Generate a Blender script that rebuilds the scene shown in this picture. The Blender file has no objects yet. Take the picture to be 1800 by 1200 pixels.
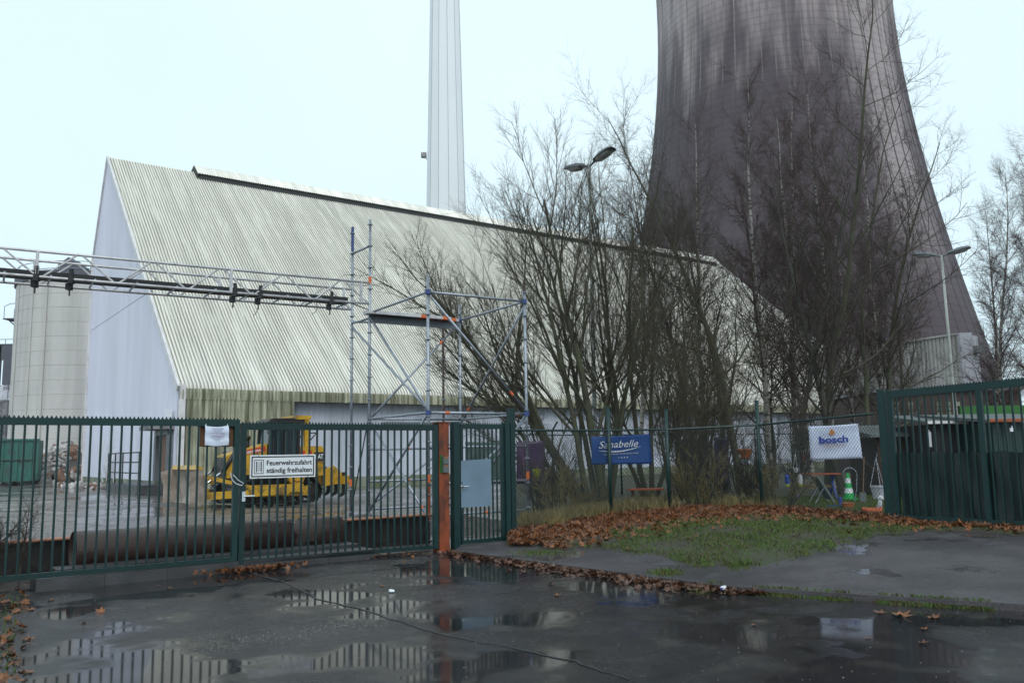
import bpy, math, random
import numpy as np
from mathutils import Vector, Matrix

random.seed(7)
RNG = np.random.default_rng(11)
SC = bpy.context.scene
COL = SC.collection
PI = math.pi

# ------------------------------------------------------------------ camera
F = 1500.0                       # focal length in photo pixels (photo is 1800 x 1200)
PITCH = math.atan(197 / F)
ROLL = 0.017
EYE = np.array([0, 0, 1.6])
_f = np.array([0, math.cos(PITCH), math.sin(PITCH)])
_r0 = np.array([1.0, 0, 0])
_u0 = np.array([0, -math.sin(PITCH), math.cos(PITCH)])
_r = math.cos(ROLL) * _r0 - math.sin(ROLL) * _u0
_u = math.sin(ROLL) * _r0 + math.cos(ROLL) * _u0
cam = bpy.data.cameras.new("camera")
cam.sensor_width = 36.0
cam.lens = 36.0 * F / 1800
cam.clip_start = 0.05
cam.clip_end = 6000
cam_ob = bpy.data.objects.new("camera", cam)
COL.objects.link(cam_ob)
cam_ob.matrix_world = Matrix(((_r[0], _u[0], -_f[0], EYE[0]), (_r[1], _u[1], -_f[1], EYE[1]),
                              (_r[2], _u[2], -_f[2], EYE[2]), (0, 0, 0, 1)))
SC.camera = cam_ob

# ------------------------------------------------------------------ sky, sun, exposure
SUN_EL, SUN_AZ = math.radians(40), math.radians(168)     # azimuth clockwise from +Y
world = bpy.data.worlds.new("World")
SC.world = world
world.use_nodes = True
wn, wl = world.node_tree.nodes, world.node_tree.links
wn.clear()
w_out = wn.new("ShaderNodeOutputWorld")
sky = wn.new("ShaderNodeTexSky")
sky.sky_type = 'NISHITA'
sky.sun_disc = False
sky.sun_elevation = SUN_EL
sky.sun_rotation = SUN_AZ
b_sky = wn.new("ShaderNodeBackground")
b_sky.inputs[1].default_value = 0.10
wl.new(sky.outputs[0], b_sky.inputs[0])
tc = wn.new("ShaderNodeTexCoord")                      # a closed cloud deck, very soft mottling
nz = wn.new("ShaderNodeTexNoise")
nz.inputs["Scale"].default_value = 1.6
nz.inputs["Detail"].default_value = 3
wl.new(tc.outputs["Generated"], nz.inputs["Vector"])
rmp = wn.new("ShaderNodeValToRGB")
rmp.color_ramp.elements[0].position = 0.30
rmp.color_ramp.elements[0].color = (0.70, 0.89, 0.98, 1)
rmp.color_ramp.elements[1].position = 0.72
rmp.color_ramp.elements[1].color = (0.80, 0.97, 1.04, 1)
wl.new(nz.outputs[0], rmp.inputs[0])
b_cl = wn.new("ShaderNodeBackground")
b_cl.inputs[1].default_value = 1.18
wl.new(rmp.outputs[0], b_cl.inputs[0])
mixw = wn.new("ShaderNodeMixShader")
mixw.inputs[0].default_value = 0.93
wl.new(b_sky.outputs[0], mixw.inputs[1])
wl.new(b_cl.outputs[0], mixw.inputs[2])
wl.new(mixw.outputs[0], w_out.inputs[0])

sun = bpy.data.lights.new("sun", 'SUN')
sun.energy = 1.2
sun.angle = math.radians(35)
sun.color = (1.0, 0.95, 0.90)
sun_ob = bpy.data.objects.new("sun", sun)
COL.objects.link(sun_ob)
_sd = Vector((math.sin(SUN_AZ) * math.cos(SUN_EL), math.cos(SUN_AZ) * math.cos(SUN_EL), math.sin(SUN_EL)))
sun_ob.rotation_euler = _sd.to_track_quat('Z', 'Y').to_euler()
sun_ob.location = _sd * 50

SC.view_settings.view_transform = 'Standard'
SC.view_settings.look = 'None'
SC.view_settings.exposure = 0.0
SC.view_settings.gamma = 1.0
SC.view_settings.use_curve_mapping = False
try:
    SC.cycles.max_bounces = 6
    SC.cycles.diffuse_bounces = 3
    SC.cycles.glossy_bounces = 3
    SC.cycles.transparent_max_bounces = 8
    SC.cycles.volume_bounces = 2
    SC.cycles.use_denoising = True
except Exception:
    pass

# ------------------------------------------------------------------ pixel helpers
def ray(x, y):
    return _f + _r * (x - 900) / F + _u * (600 - y) / F
def gnd(x, y, z=0.0):
    d = ray(x, y)
    return EYE + d * (z - EYE[2]) / d[2]
def aty(x, y, Y):
    d = ray(x, y)
    return EYE + d * Y / d[1]
def onplane(x, y, p, n):
    d = ray(x, y)
    return EYE + d * np.dot(np.asarray(p) - EYE, n) / np.dot(d, n)

# ------------------------------------------------------------------ materials
def srgb(r, g, b):
    f = lambda c: (c / 255 / 12.92) if c / 255 <= 0.04045 else ((c / 255 + 0.055) / 1.055) ** 2.4
    return (f(r), f(g), f(b))

def M(name, col, rough=0.6, metal=0.0, var=0.18, scale=4.0, stretch=(1, 1, 1), dirt=None, damt=0.0,
      dscale=1.0, dstretch=(1, 1, 1), bump=0.0, bscale=40.0, bstretch=(1, 1, 1), spec=0.5, dcut=(0.45, 0.7), rvar=0.15, rotz=0.0, ov=0.0):
    m = bpy.data.materials.new(name)
    m.use_nodes = True
    n, l = m.node_tree.nodes, m.node_tree.links
    b = n["Principled BSDF"]
    geo = n.new("ShaderNodeNewGeometry")
    def noise(sc, st, det=4):
        mp = n.new("ShaderNodeMapping")
        mp.inputs["Scale"].default_value = st
        if rotz:
            m0 = n.new("ShaderNodeMapping")
            m0.inputs["Rotation"].default_value = (0, 0, rotz)
            l.new(geo.outputs["Position"], m0.inputs["Vector"])
            l.new(m0.outputs[0], mp.inputs["Vector"])
        else:
            l.new(geo.outputs["Position"], mp.inputs["Vector"])
        t = n.new("ShaderNodeTexNoise")
        t.inputs["Scale"].default_value = sc
        t.inputs["Detail"].default_value = det
        t.inputs["Roughness"].default_value = 0.6
        l.new(mp.outputs[0], t.inputs["Vector"])
        return t.outputs[0]
    n1 = noise(scale, stretch)
    mr = n.new("ShaderNodeMapRange")
    mr.inputs[1].default_value, mr.inputs[2].default_value = 0.25, 0.75
    mr.inputs[3].default_value, mr.inputs[4].default_value = 1 - var, 1 + var
    l.new(n1, mr.inputs[0])
    vm = n.new("ShaderNodeVectorMath")
    vm.operation = 'SCALE'
    vm.inputs[0].default_value = col[:3]
    l.new(mr.outputs[0], vm.inputs["Scale"])
    c_out = vm.outputs[0]
    if ov:                                  # each sheet, block or bar a little lighter or darker than the next
        oi = n.new("ShaderNodeObjectInfo")
        mo = n.new("ShaderNodeMapRange")
        mo.inputs[3].default_value, mo.inputs[4].default_value = 1 - ov, 1 + ov
        l.new(oi.outputs["Random"], mo.inputs[0])
        v2 = n.new("ShaderNodeVectorMath")
        v2.operation = 'SCALE'
        l.new(c_out, v2.inputs[0])
        l.new(mo.outputs[0], v2.inputs["Scale"])
        c_out = v2.outputs[0]
    if dirt is not None:
        n2 = noise(dscale, dstretch, 6)
        m2 = n.new("ShaderNodeMapRange")
        m2.inputs[1].default_value, m2.inputs[2].default_value = dcut
        m2.inputs[3].default_value, m2.inputs[4].default_value = 0, damt
        l.new(n2, m2.inputs[0])
        mx = n.new("ShaderNodeMix")
        mx.data_type = 'RGBA'
        l.new(m2.outputs[0], mx.inputs[0])
        l.new(c_out, mx.inputs[6])
        mx.inputs[7].default_value = (*dirt[:3], 1)
        c_out = mx.outputs[2]
    l.new(c_out, b.inputs["Base Color"])
    m3 = n.new("ShaderNodeMapRange")
    m3.inputs[1].default_value, m3.inputs[2].default_value = 0.3, 0.7
    m3.inputs[3].default_value, m3.inputs[4].default_value = max(0.02, rough - rvar), min(1, rough + rvar)
    l.new(n1, m3.inputs[0])
    l.new(m3.outputs[0], b.inputs["Roughness"])
    b.inputs["Metallic"].default_value = metal
    b.inputs["Specular IOR Level"].default_value = spec
    if bump:
        n4 = noise(bscale, bstretch, 3)
        bp = n.new("ShaderNodeBump")
        bp.inputs["Strength"].default_value = bump
        bp.inputs["Distance"].default_value = 0.02
        l.new(n4, bp.inputs["Height"])
        l.new(bp.outputs[0], b.inputs["Normal"])
    return m

MT = {}
MT['green_paint'] = M('green_paint', (0.003, 0.026, 0.026), 0.5, ov=0.2, var=0.3, scale=9, dirt=(0.012, 0.030, 0.030), damt=0.5, dscale=14, spec=0.4)
MT['green_dark'] = M('green_dark_paint', (0.004, 0.028, 0.027), 0.45, var=0.25, scale=9)
MT['rust_red'] = M('rust_red_paint', (0.25, 0.050, 0.013), 0.6, var=0.3, scale=6, dirt=(0.055, 0.020, 0.012), damt=0.9, dscale=4, dstretch=(1, 1, 0.5), dcut=(0.46, 0.62), bump=0.3)
MT['rust'] = M('rusty_steel', (0.046, 0.025, 0.020), 0.42, var=0.35, scale=7, dirt=(0.035, 0.02, 0.018), damt=0.8, dscale=3, bump=0.4, bscale=30)
MT['rust_bright'] = M('bright_rust', (0.33, 0.13, 0.07), 0.6, var=0.35, scale=12, dirt=(0.1, 0.04, 0.025), damt=0.9, dscale=9)
MT['black_steel'] = M('black_steel', (0.012, 0.011, 0.012), 0.5, var=0.4, scale=8, dirt=(0.03, 0.018, 0.012), damt=0.7, dscale=4)
MT['galv'] = M('galvanised_steel', (0.33, 0.36, 0.41), 0.42, metal=0.75, var=0.25, scale=9, dirt=(0.16, 0.16, 0.17), damt=0.6, dscale=7)
MT['alu'] = M('dull_aluminium', (0.55, 0.54, 0.55), 0.40, metal=0.45, var=0.2, scale=6, dirt=(0.2, 0.19, 0.2), damt=0.6, dscale=5)
MT['blue_steel'] = M('blue_coupling', (0.03, 0.06, 0.19), 0.5, metal=0.2, var=0.3, scale=12)
MT['orange'] = M('orange_mark', (0.62, 0.13, 0.035), 0.6, var=0.25, scale=20)
MT['rubber'] = M('black_rubber', (0.013, 0.013, 0.015), 0.6, var=0.3, scale=6)
MT['concrete'] = M('concrete', (0.30, 0.30, 0.29), 0.85, var=0.2, scale=2, dirt=(0.16, 0.16, 0.15), damt=0.8, dscale=0.6, bump=0.3)
MT['dark_concrete'] = M('wet_dark_concrete', (0.035, 0.035, 0.038), 0.45, var=0.4, scale=3, dirt=(0.07, 0.07, 0.075), damt=0.6, dscale=2.5, bump=0.3)
MT['silo'] = M('silo_concrete', (0.57, 0.55, 0.53), 0.85, var=0.08, scale=0.5, dirt=(0.33, 0.33, 0.31), damt=0.6, dscale=0.8, dstretch=(1, 1, 0.06), dcut=(0.5, 0.75))
MT['gable'] = M('lilac_cladding', (0.70, 0.71, 0.82), 0.55, ov=0.025, var=0.05, scale=0.5, stretch=(1, 1, 0.2), dirt=(0.58, 0.59, 0.67), damt=0.8, dscale=0.35, dstretch=(1, 1, 0.15), bump=0.05)
MT['side_wall'] = M('pale_blue_cladding', (0.55, 0.575, 0.67), 0.55, var=0.06, scale=0.7, dirt=(0.30, 0.34, 0.36), damt=0.7, dscale=0.8, dstretch=(1, 1, 0.1))
ROTE = -math.atan2(0.58518433, 0.81090031)
MT['roof'] = M('fibre_cement_sheet', (0.83, 0.79, 0.72), 0.8, ov=0.05, var=0.16, scale=1.0, stretch=(0.9, 0.05, 0.05), dirt=(0.52, 0.51, 0.44), damt=0.6, dscale=1.0, dstretch=(2.6, 0.14, 0.14), dcut=(0.48, 0.72), rotz=ROTE)
MT['roof_dark_flank'] = M('dark_flank_streaked_sheet', (0.30, 0.29, 0.25), 0.85, ov=0.15, var=0.25, scale=1.0, stretch=(2.0, 0.12, 0.12), dirt=(0.60, 0.62, 0.55), damt=0.75, dscale=1.0, dstretch=(3.5, 0.2, 0.2), dcut=(0.50, 0.66), rotz=ROTE)
MT['skirt'] = M('mossy_fibre_cement', (0.42, 0.42, 0.31), 0.85, var=0.25, scale=1.5, dirt=(0.085, 0.085, 0.045), damt=0.92, dscale=1.0, dstretch=(6.0, 1, 0.25), dcut=(0.38, 0.60), rotz=ROTE)
MT['white_trim'] = M('white_trim', (0.70, 0.68, 0.70), 0.5, var=0.08, scale=1.5, dirt=(0.42, 0.38, 0.38), damt=0.6, dscale=2)
MT['dark_void'] = M('dark_ridge_slot', (0.018, 0.022, 0.022), 0.7)
MT['plinth'] = M('mossy_plinth', (0.25, 0.27, 0.21), 0.9, var=0.2, scale=1, dirt=(0.09, 0.11, 0.045), damt=0.9, dscale=1.0, dstretch=(1, 1, 0.4), dcut=(0.42, 0.62), bump=0.3)
MT['door_brown'] = M('brown_door', (0.20, 0.095, 0.06), 0.6, var=0.2)
MT['chimney'] = M('chimney_concrete', (0.84, 0.86, 0.89), 0.8, var=0.03, scale=0.05)
MT['yellow'] = M('machine_yellow', (0.58, 0.33, 0.025), 0.42, var=0.14, scale=4, dirt=(0.13, 0.085, 0.035), damt=0.9, dscale=2.2, dcut=(0.47, 0.66))
MT['blade_steel'] = M('worn_blade_steel', (0.36, 0.30, 0.26), 0.6, metal=0.1, var=0.3, scale=2.5, dirt=(0.12, 0.085, 0.055), damt=0.9, dscale=1.7)
MT['chrome'] = M('chrome_rod', (0.75, 0.77, 0.80), 0.15, metal=1.0, var=0.05)
MT['glass'] = M('dark_glass', (0.012, 0.022, 0.030), 0.06, var=0.1, spec=0.6)
MT['decal_red'] = M('red_decal', (0.55, 0.035, 0.02), 0.5, var=0.08)
MT['white'] = M('white_plastic', (0.72, 0.75, 0.80), 0.5, var=0.06, scale=6)
MT['sign_white'] = M('sign_white', (0.72, 0.75, 0.78), 0.4, var=0.03)
MT['ink'] = M('black_print', (0.012, 0.012, 0.016), 0.6, var=0.05)
MT['sheet_film'] = M('plastic_sleeve', (0.62, 0.68, 0.80), 0.25, var=0.08, scale=9, bump=0.3, bscale=14)
MT['mauve_ink'] = M('faded_print', (0.36, 0.30, 0.44), 0.6, var=0.1)
MT['board_brown'] = M('brown_board', (0.13, 0.060, 0.028), 0.7, var=0.25, scale=6)
MT['grey_plate'] = M('grey_blue_plate', (0.15, 0.225, 0.30), 0.5, var=0.06, scale=3, dirt=(0.12, 0.18, 0.24), damt=0.6, dscale=2)
MT['skip_green'] = M('skip_green', (0.018, 0.13, 0.105), 0.5, var=0.2, scale=3, dirt=(0.03, 0.05, 0.045), damt=0.8, dscale=1.6)
MT['rubble'] = M('rubble_concrete', (0.42, 0.40, 0.39), 0.9, ov=0.45, var=0.45, scale=1.2, dirt=(0.12, 0.085, 0.07), damt=0.8, dscale=0.9)
MT['rubble_red'] = M('rubble_brick', (0.21, 0.12, 0.085), 0.9, var=0.3, scale=1.2)
MT['ruin_dark'] = M('sooty_steel_frame', (0.085, 0.085, 0.11), 0.7, var=0.3, scale=0.6)
MT['ruin_white'] = M('flaking_white_wall', (0.55, 0.56, 0.62), 0.8, var=0.15, scale=0.8, dirt=(0.2, 0.19, 0.22), damt=0.9, dscale=1.2, dcut=(0.5, 0.6))
MT['ruin_grey'] = M('ruin_grey_wall', (0.24, 0.23, 0.24), 0.8, var=0.3, scale=0.8, dirt=(0.08, 0.08, 0.10), damt=0.9, dscale=0.7, dcut=(0.48, 0.58))
MT['mesh_wire'] = M('green_wire', (0.012, 0.030, 0.030), 0.5, var=0.2)
MT['banner_blue'] = M('blue_banner', (0.010, 0.060, 0.24), 0.45, var=0.15, scale=3, bump=0.25, bscale=3)
MT['banner_white'] = M('white_banner', (0.62, 0.68, 0.86), 0.4, var=0.07, scale=3, dirt=(0.40, 0.44, 0.58), damt=0.7, dscale=2)
MT['banner_purple'] = M('purple_banner', (0.042, 0.016, 0.060), 0.5, var=0.4, scale=2.5, dirt=(0.14, 0.07, 0.13), damt=0.7, dscale=3.5, dcut=(0.55, 0.68))
MT['banner_violet'] = M('violet_banner', (0.020, 0.010, 0.085), 0.5, var=0.3, scale=2.5)
MT['banner_green'] = M('dull_green_board', (0.045, 0.075, 0.060), 0.6, var=0.25, scale=4, dirt=(0.10, 0.12, 0.14), damt=0.7, dscale=6, dcut=(0.55, 0.65))
MT['print_blue'] = M('blue_print', (0.012, 0.035, 0.30), 0.5, var=0.05)
MT['print_orange'] = M('orange_print', (0.50, 0.19, 0.05), 0.5, var=0.1)
MT['print_pink'] = M('pale_orange_print', (0.52, 0.33, 0.27), 0.5, var=0.05)
MT['terracotta'] = M('terracotta_plastic', (0.36, 0.11, 0.035), 0.45, var=0.15, scale=9)
MT['plank_orange'] = M('orange_painted_plank', (0.30, 0.065, 0.020), 0.6, var=0.3, scale=6)
MT['cone_green'] = M('cone_green', (0.012, 0.36, 0.075), 0.45, var=0.12)
MT['pot_grey'] = M('pale_grey_pot', (0.48, 0.50, 0.54), 0.5, var=0.1)
MT['pot_yellow'] = M('yellow_pot', (0.55, 0.28, 0.02), 0.5, var=0.15)
MT['lime'] = M('lime_plastic', (0.36, 0.42, 0.03), 0.5, var=0.15)
MT['blue_plastic'] = M('blue_plastic', (0.015, 0.045, 0.26), 0.45, var=0.2)
MT['red_plastic'] = M('red_plastic', (0.36, 0.035, 0.02), 0.5, var=0.2)
MT['wood'] = M('weathered_wood', (0.15, 0.095, 0.055), 0.75, var=0.3, scale=6, stretch=(1, 1, 0.2))
MT['shed_dark'] = M('dark_shed_boards', (0.022, 0.024, 0.028), 0.7, var=0.3, scale=3)
MT['shed_brown'] = M('dark_brown_boards', (0.045, 0.026, 0.022), 0.7, var=0.35, scale=2)
MT['roof_felt'] = M('grey_roofing_felt', (0.11, 0.125, 0.125), 0.75, var=0.2, scale=2)
MT['fascia_green'] = M('bright_green_fascia', (0.016, 0.115, 0.014), 0.5, var=0.2, scale=2)
MT['tarp'] = M('dark_green_privacy_fabric', (0.010, 0.022, 0.023), 0.6, var=0.25, scale=3, bump=0.2, bscale=5)
MT['louvre'] = M('stained_corrugated_steel', (0.34, 0.32, 0.31), 0.7, var=0.3, scale=0.7, dirt=(0.09, 0.08, 0.07), damt=0.8, dscale=0.5, dstretch=(1, 1, 0.2))
MT['pale_wall'] = M('pale_grey_wall', (0.33, 0.33, 0.37), 0.8, var=0.12, scale=0.5)
MT['lamp_post'] = M('lamp_post_grey', (0.40, 0.42, 0.40), 0.55, metal=0.2, var=0.15, scale=1.5, dirt=(0.22, 0.25, 0.20), damt=0.7, dscale=1.2)
MT['lamp_head'] = M('lamp_head_grey', (0.13, 0.15, 0.17), 0.5, var=0.15)
MT['lamp_lens'] = M('lamp_lens', (0.34, 0.34, 0.33), 0.25, var=0.05)
MT['bark'] = M('grey_green_bark', (0.062, 0.058, 0.040), 0.85, var=0.35, scale=5, dirt=(0.075, 0.092, 0.040), damt=0.8, dscale=2.5, bump=0.5, bscale=25)
MT['bark_dark'] = M('dark_bark', (0.042, 0.038, 0.032), 0.85, var=0.35, scale=5, dirt=(0.06, 0.07, 0.035), damt=0.6, dscale=2, bump=0.4)
MT['birch'] = M('birch_bark', (0.30, 0.28, 0.25), 0.75, var=0.2, scale=3, dirt=(0.025, 0.022, 0.02), damt=0.95, dscale=5, dstretch=(0.6, 0.6, 2.2), dcut=(0.50, 0.58))
MT['twig'] = M('twig_brown', (0.042, 0.030, 0.022), 0.8, var=0.3, scale=3)
MT['twig_olive'] = M('twig_olive', (0.055, 0.045, 0.024), 0.8, var=0.3, scale=3)
MT['twig_red'] = M('twig_reddish', (0.055, 0.029, 0.025), 0.8, var=0.3, scale=3)
MT['grass'] = M('short_grass', (0.060, 0.108, 0.020), 0.7, var=0.5, scale=3.5, spec=0.25, dirt=(0.085, 0.066, 0.026), damt=0.9, dscale=9.0, dcut=(0.44, 0.62))
MT['dry_grass'] = M('dry_grass', (0.20, 0.155, 0.062), 0.8, var=0.4, scale=4, dirt=(0.07, 0.075, 0.025), damt=0.7, dscale=3)
MT['leaf'] = M('fallen_leaf_brown', (0.25, 0.083, 0.018), 0.5, var=0.55, scale=11, dirt=(0.060, 0.024, 0.011), damt=0.95, dscale=13, dcut=(0.38, 0.58))
MT['leaf_wet'] = M('wet_leaf_brown', (0.105, 0.042, 0.020), 0.35, var=0.5, scale=13, dirt=(0.035, 0.02, 0.013), damt=0.8, dscale=17)
MT['pebble'] = M('pale_pebble', (0.17, 0.16, 0.15), 0.8, var=0.4, scale=30)
MT['soil'] = M('dark_soil', (0.042, 0.034, 0.022), 0.9, var=0.4, scale=3, dirt=(0.035, 0.06, 0.018), damt=0.9, dscale=1.5, bump=0.6, bscale=20)
MT['garden_grass_soil'] = MT['soil']

def wet_surface(name, base, dry_rough, puddle_scale, cut, grit=0.5, gscale=90, tint=None, wet_rough=0.045):
    """rain-wet ground: smooth standing water where the low-frequency mask is high, gritty elsewhere"""
    m = bpy.data.materials.new(name)
    m.use_nodes = True
    n, l = m.node_tree.nodes, m.node_tree.links
    b = n["Principled BSDF"]
    geo = n.new("ShaderNodeNewGeometry")
    def noise(sc, det=4, st=(1, 1, 1), ro=0.55):
        mp = n.new("ShaderNodeMapping")
        mp.inputs["Scale"].default_value = st
        l.new(geo.outputs["Position"], mp.inputs["Vector"])
        t = n.new("ShaderNodeTexNoise")
        t.inputs["Scale"].default_value = sc
        t.inputs["Detail"].default_value = det
        t.inputs["Roughness"].default_value = ro
        l.new(mp.outputs[0], t.inputs["Vector"])
        return t.outputs[0]
    def rng(src, a, b_, c, d):
        q = n.new("ShaderNodeMapRange")
        q.interpolation_type = 'SMOOTHSTEP'
        for i, v in enumerate((a, b_, c, d)):
            q.inputs[i + 1].default_value = v
        l.new(src, q.inputs[0])
        return q.outputs[0]
    mask = rng(noise(puddle_scale, 5), cut[0], cut[1], 0, 1)
    big = rng(noise(0.7, 6), 0.3, 0.7, 0.65, 1.35)
    fine = rng(noise(gscale, 3), 0.3, 0.7, 0.6, 1.5)
    mul = n.new("ShaderNodeMath")
    mul.operation = 'MULTIPLY'
    l.new(big, mul.inputs[0])
    l.new(fine, mul.inputs[1])
    vm = n.new("ShaderNodeVectorMath")
    vm.operation = 'SCALE'
    vm.inputs[0].default_value = base
    l.new(mul.outputs[0], vm.inputs["Scale"])
    c_out = vm.outputs[0]
    mx = n.new("ShaderNodeMix")
    mx.data_type = 'RGBA'
    l.new(rng(noise(1.9, 6), 0.52, 0.66, 0, 0.75), mx.inputs[0])
    l.new(c_out, mx.inputs[6])
    mx.inputs[7].default_value = (*(tint or tuple(c * 1.6 for c in base)), 1)
    c_out = mx.outputs[2]
    l.new(c_out, b.inputs["Base Color"])
    mr = n.new("ShaderNodeMix")
    mr.data_type = 'FLOAT'
    l.new(mask, mr.inputs[0])
    l.new(rng(noise(3.0, 5), 0.3, 0.7, dry_rough - 0.12, dry_rough + 0.12), mr.inputs[2])
    mr.inputs[3].default_value = wet_rough
    l.new(mr.outputs[0], b.inputs["Roughness"])
    b.inputs["IOR"].default_value = 1.33
    inv = n.new("ShaderNodeMath")
    inv.operation = 'SUBTRACT'
    inv.inputs[0].default_value = 1.0
    l.new(mask, inv.inputs[1])
    bs = n.new("ShaderNodeMath")
    bs.operation = 'MULTIPLY'
    bs.inputs[1].default_value = grit
    l.new(inv.outputs[0], bs.inputs[0])
    bp = n.new("ShaderNodeBump")
    bp.inputs["Distance"].default_value = 0.012
    l.new(bs.outputs[0], bp.inputs["Strength"])
    l.new(noise(gscale, 3), bp.inputs["Height"])
    l.new(bp.outputs[0], b.inputs["Normal"])
    return m

MT['road'] = wet_surface('wet_asphalt', (0.021, 0.019, 0.021), 0.25, 0.55, (0.42, 0.55), 0.55, 75, (0.046, 0.041, 0.039), 0.06)
MT['pavement'] = wet_surface('damp_asphalt', (0.060, 0.054, 0.058), 0.45, 0.6, (0.57, 0.63), 0.8, 70, (0.085, 0.082, 0.085))
MT['mud'] = wet_surface('wet_mud', (0.115, 0.102, 0.096), 0.36, 0.22, (0.40, 0.60), 0.35, 34, (0.060, 0.050, 0.042), 0.10)

FLANK_A = -math.pi / 2 - math.radians(18.15) + math.radians(48)
def tower_material():
    m = bpy.data.materials.new('cooling_tower_concrete')
    m.use_nodes = True
    n, l = m.node_tree.nodes, m.node_tree.links
    b = n["Principled BSDF"]
    b.inputs["Roughness"].default_value = 0.85
    tcd = n.new("ShaderNodeTexCoord")
    sep = n.new("ShaderNodeSeparateXYZ")
    l.new(tcd.outputs["Object"], sep.inputs[0])
    ang = n.new("ShaderNodeMath"); ang.operation = 'ARCTAN2'
    l.new(sep.outputs[1], ang.inputs[0]); l.new(sep.outputs[0], ang.inputs[1])
    cmb = n.new("ShaderNodeCombineXYZ")
    l.new(ang.outputs[0], cmb.inputs[0])
    zsc = n.new("ShaderNodeMath"); zsc.operation = 'MULTIPLY'; zsc.inputs[1].default_value = 0.012
    l.new(sep.outputs[2], zsc.inputs[0]); l.new(zsc.outputs[0], cmb.inputs[2])
    def noise(vec, sc, det, st):
        mp = n.new("ShaderNodeMapping"); mp.inputs["Scale"].default_value = st
        l.new(vec, mp.inputs["Vector"])
        t = n.new("ShaderNodeTexNoise"); t.inputs["Scale"].default_value = sc; t.inputs["Detail"].default_value = det
        l.new(mp.outputs[0], t.inputs["Vector"])
        return t.outputs[0]
    def rng(src, a, b_, c, d):
        q = n.new("ShaderNodeMapRange"); q.interpolation_type = 'SMOOTHSTEP'
        for i, v in enumerate((a, b_, c, d)):
            q.inputs[i + 1].default_value = v
        l.new(src, q.inputs[0])
        return q.outputs[0]
    def mix(fac, a, b_):
        q = n.new("ShaderNodeMix"); q.data_type = 'RGBA'
        l.new(fac, q.inputs[0])
        for s, i in ((a, 6), (b_, 7)):
            if isinstance(s, tuple):
                q.inputs[i].default_value = (*s, 1)
            else:
                l.new(s, q.inputs[i])
        return q.outputs[2]
    def math2(op, a, b_):
        q = n.new("ShaderNodeMath"); q.operation = op
        for s, i in ((a, 0), (b_, 1)):
            if isinstance(s, float):
                q.inputs[i].default_value = s
            else:
                l.new(s, q.inputs[i])
        return q.outputs[0]
    # rain-wet soot stain that ends in a ragged line, clean concrete above, pale wash down one flank
    edge = math2('ADD', sep.outputs[2], math2('MULTIPLY', noise(cmb.outputs[0], 3.2, 5, (1.5, 1, 1.2)), 70.0))
    soot = rng(edge, 108.0, 136.0, 1.0, 0.0)
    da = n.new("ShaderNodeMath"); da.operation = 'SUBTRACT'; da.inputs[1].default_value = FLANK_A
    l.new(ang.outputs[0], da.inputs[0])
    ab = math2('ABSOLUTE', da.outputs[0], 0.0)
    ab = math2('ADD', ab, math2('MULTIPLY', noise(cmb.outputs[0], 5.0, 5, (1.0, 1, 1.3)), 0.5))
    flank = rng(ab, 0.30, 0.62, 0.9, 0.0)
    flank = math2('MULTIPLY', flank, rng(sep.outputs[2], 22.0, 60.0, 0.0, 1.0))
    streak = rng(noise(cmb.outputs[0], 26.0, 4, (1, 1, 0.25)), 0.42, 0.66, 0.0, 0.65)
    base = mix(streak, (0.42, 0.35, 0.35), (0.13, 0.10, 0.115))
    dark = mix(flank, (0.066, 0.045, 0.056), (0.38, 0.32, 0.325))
    c = mix(soot, base, dark)
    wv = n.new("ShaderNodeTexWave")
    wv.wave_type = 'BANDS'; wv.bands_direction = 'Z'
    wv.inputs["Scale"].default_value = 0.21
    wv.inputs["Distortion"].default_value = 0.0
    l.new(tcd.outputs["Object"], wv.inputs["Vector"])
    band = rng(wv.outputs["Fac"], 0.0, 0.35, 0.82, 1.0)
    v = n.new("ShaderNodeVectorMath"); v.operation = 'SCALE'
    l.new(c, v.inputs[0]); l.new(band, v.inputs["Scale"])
    l.new(v.outputs[0], b.inputs["Base Color"])
    return m
MT['tower'] = tower_material()

# ------------------------------------------------------------------ objects and mesh building
def tag(o, label=None, cat=None, group=None, kind=None):
    if label: o["label"] = label
    if cat: o["category"] = cat
    if group: o["group"] = group
    if kind: o["kind"] = kind
    return o

def thing(name, loc, label, cat, group=None, rz=0.0):
    o = bpy.data.objects.new(name, None)
    o.empty_display_size = 0.2
    COL.objects.link(o)
    o.location = tuple(float(v) for v in loc)
    o.rotation_euler[2] = rz
    return tag(o, label, cat, group)

def wloc(o):
    v = Vector((0, 0, 0))
    while o is not None:
        v += o.location
        o = o.parent
    return v

def copy_tree(o, parent=None):
    c = o.copy()
    COL.objects.link(c)
    c.parent = parent
    for ch in list(o.children):
        copy_tree(ch, c)
    return c

def basis(d, up=(0, 0, 1)):
    d = np.asarray(d, float)
    d = d / np.linalg.norm(d)
    up = np.asarray(up, float)
    if abs(d @ up) > 0.98:
        up = np.array([1.0, 0, 0]) if abs(d[0]) < 0.9 else np.array([0, 1.0, 0])
    s = np.cross(d, up)
    s /= np.linalg.norm(s)
    return d, s, np.cross(s, d)

_RC = {}
def _RING(n):
    if n not in _RC:
        t = np.arange(n) * 2 * PI / n
        _RC[n] = (np.cos(t), np.sin(t))
    return _RC[n]

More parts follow.
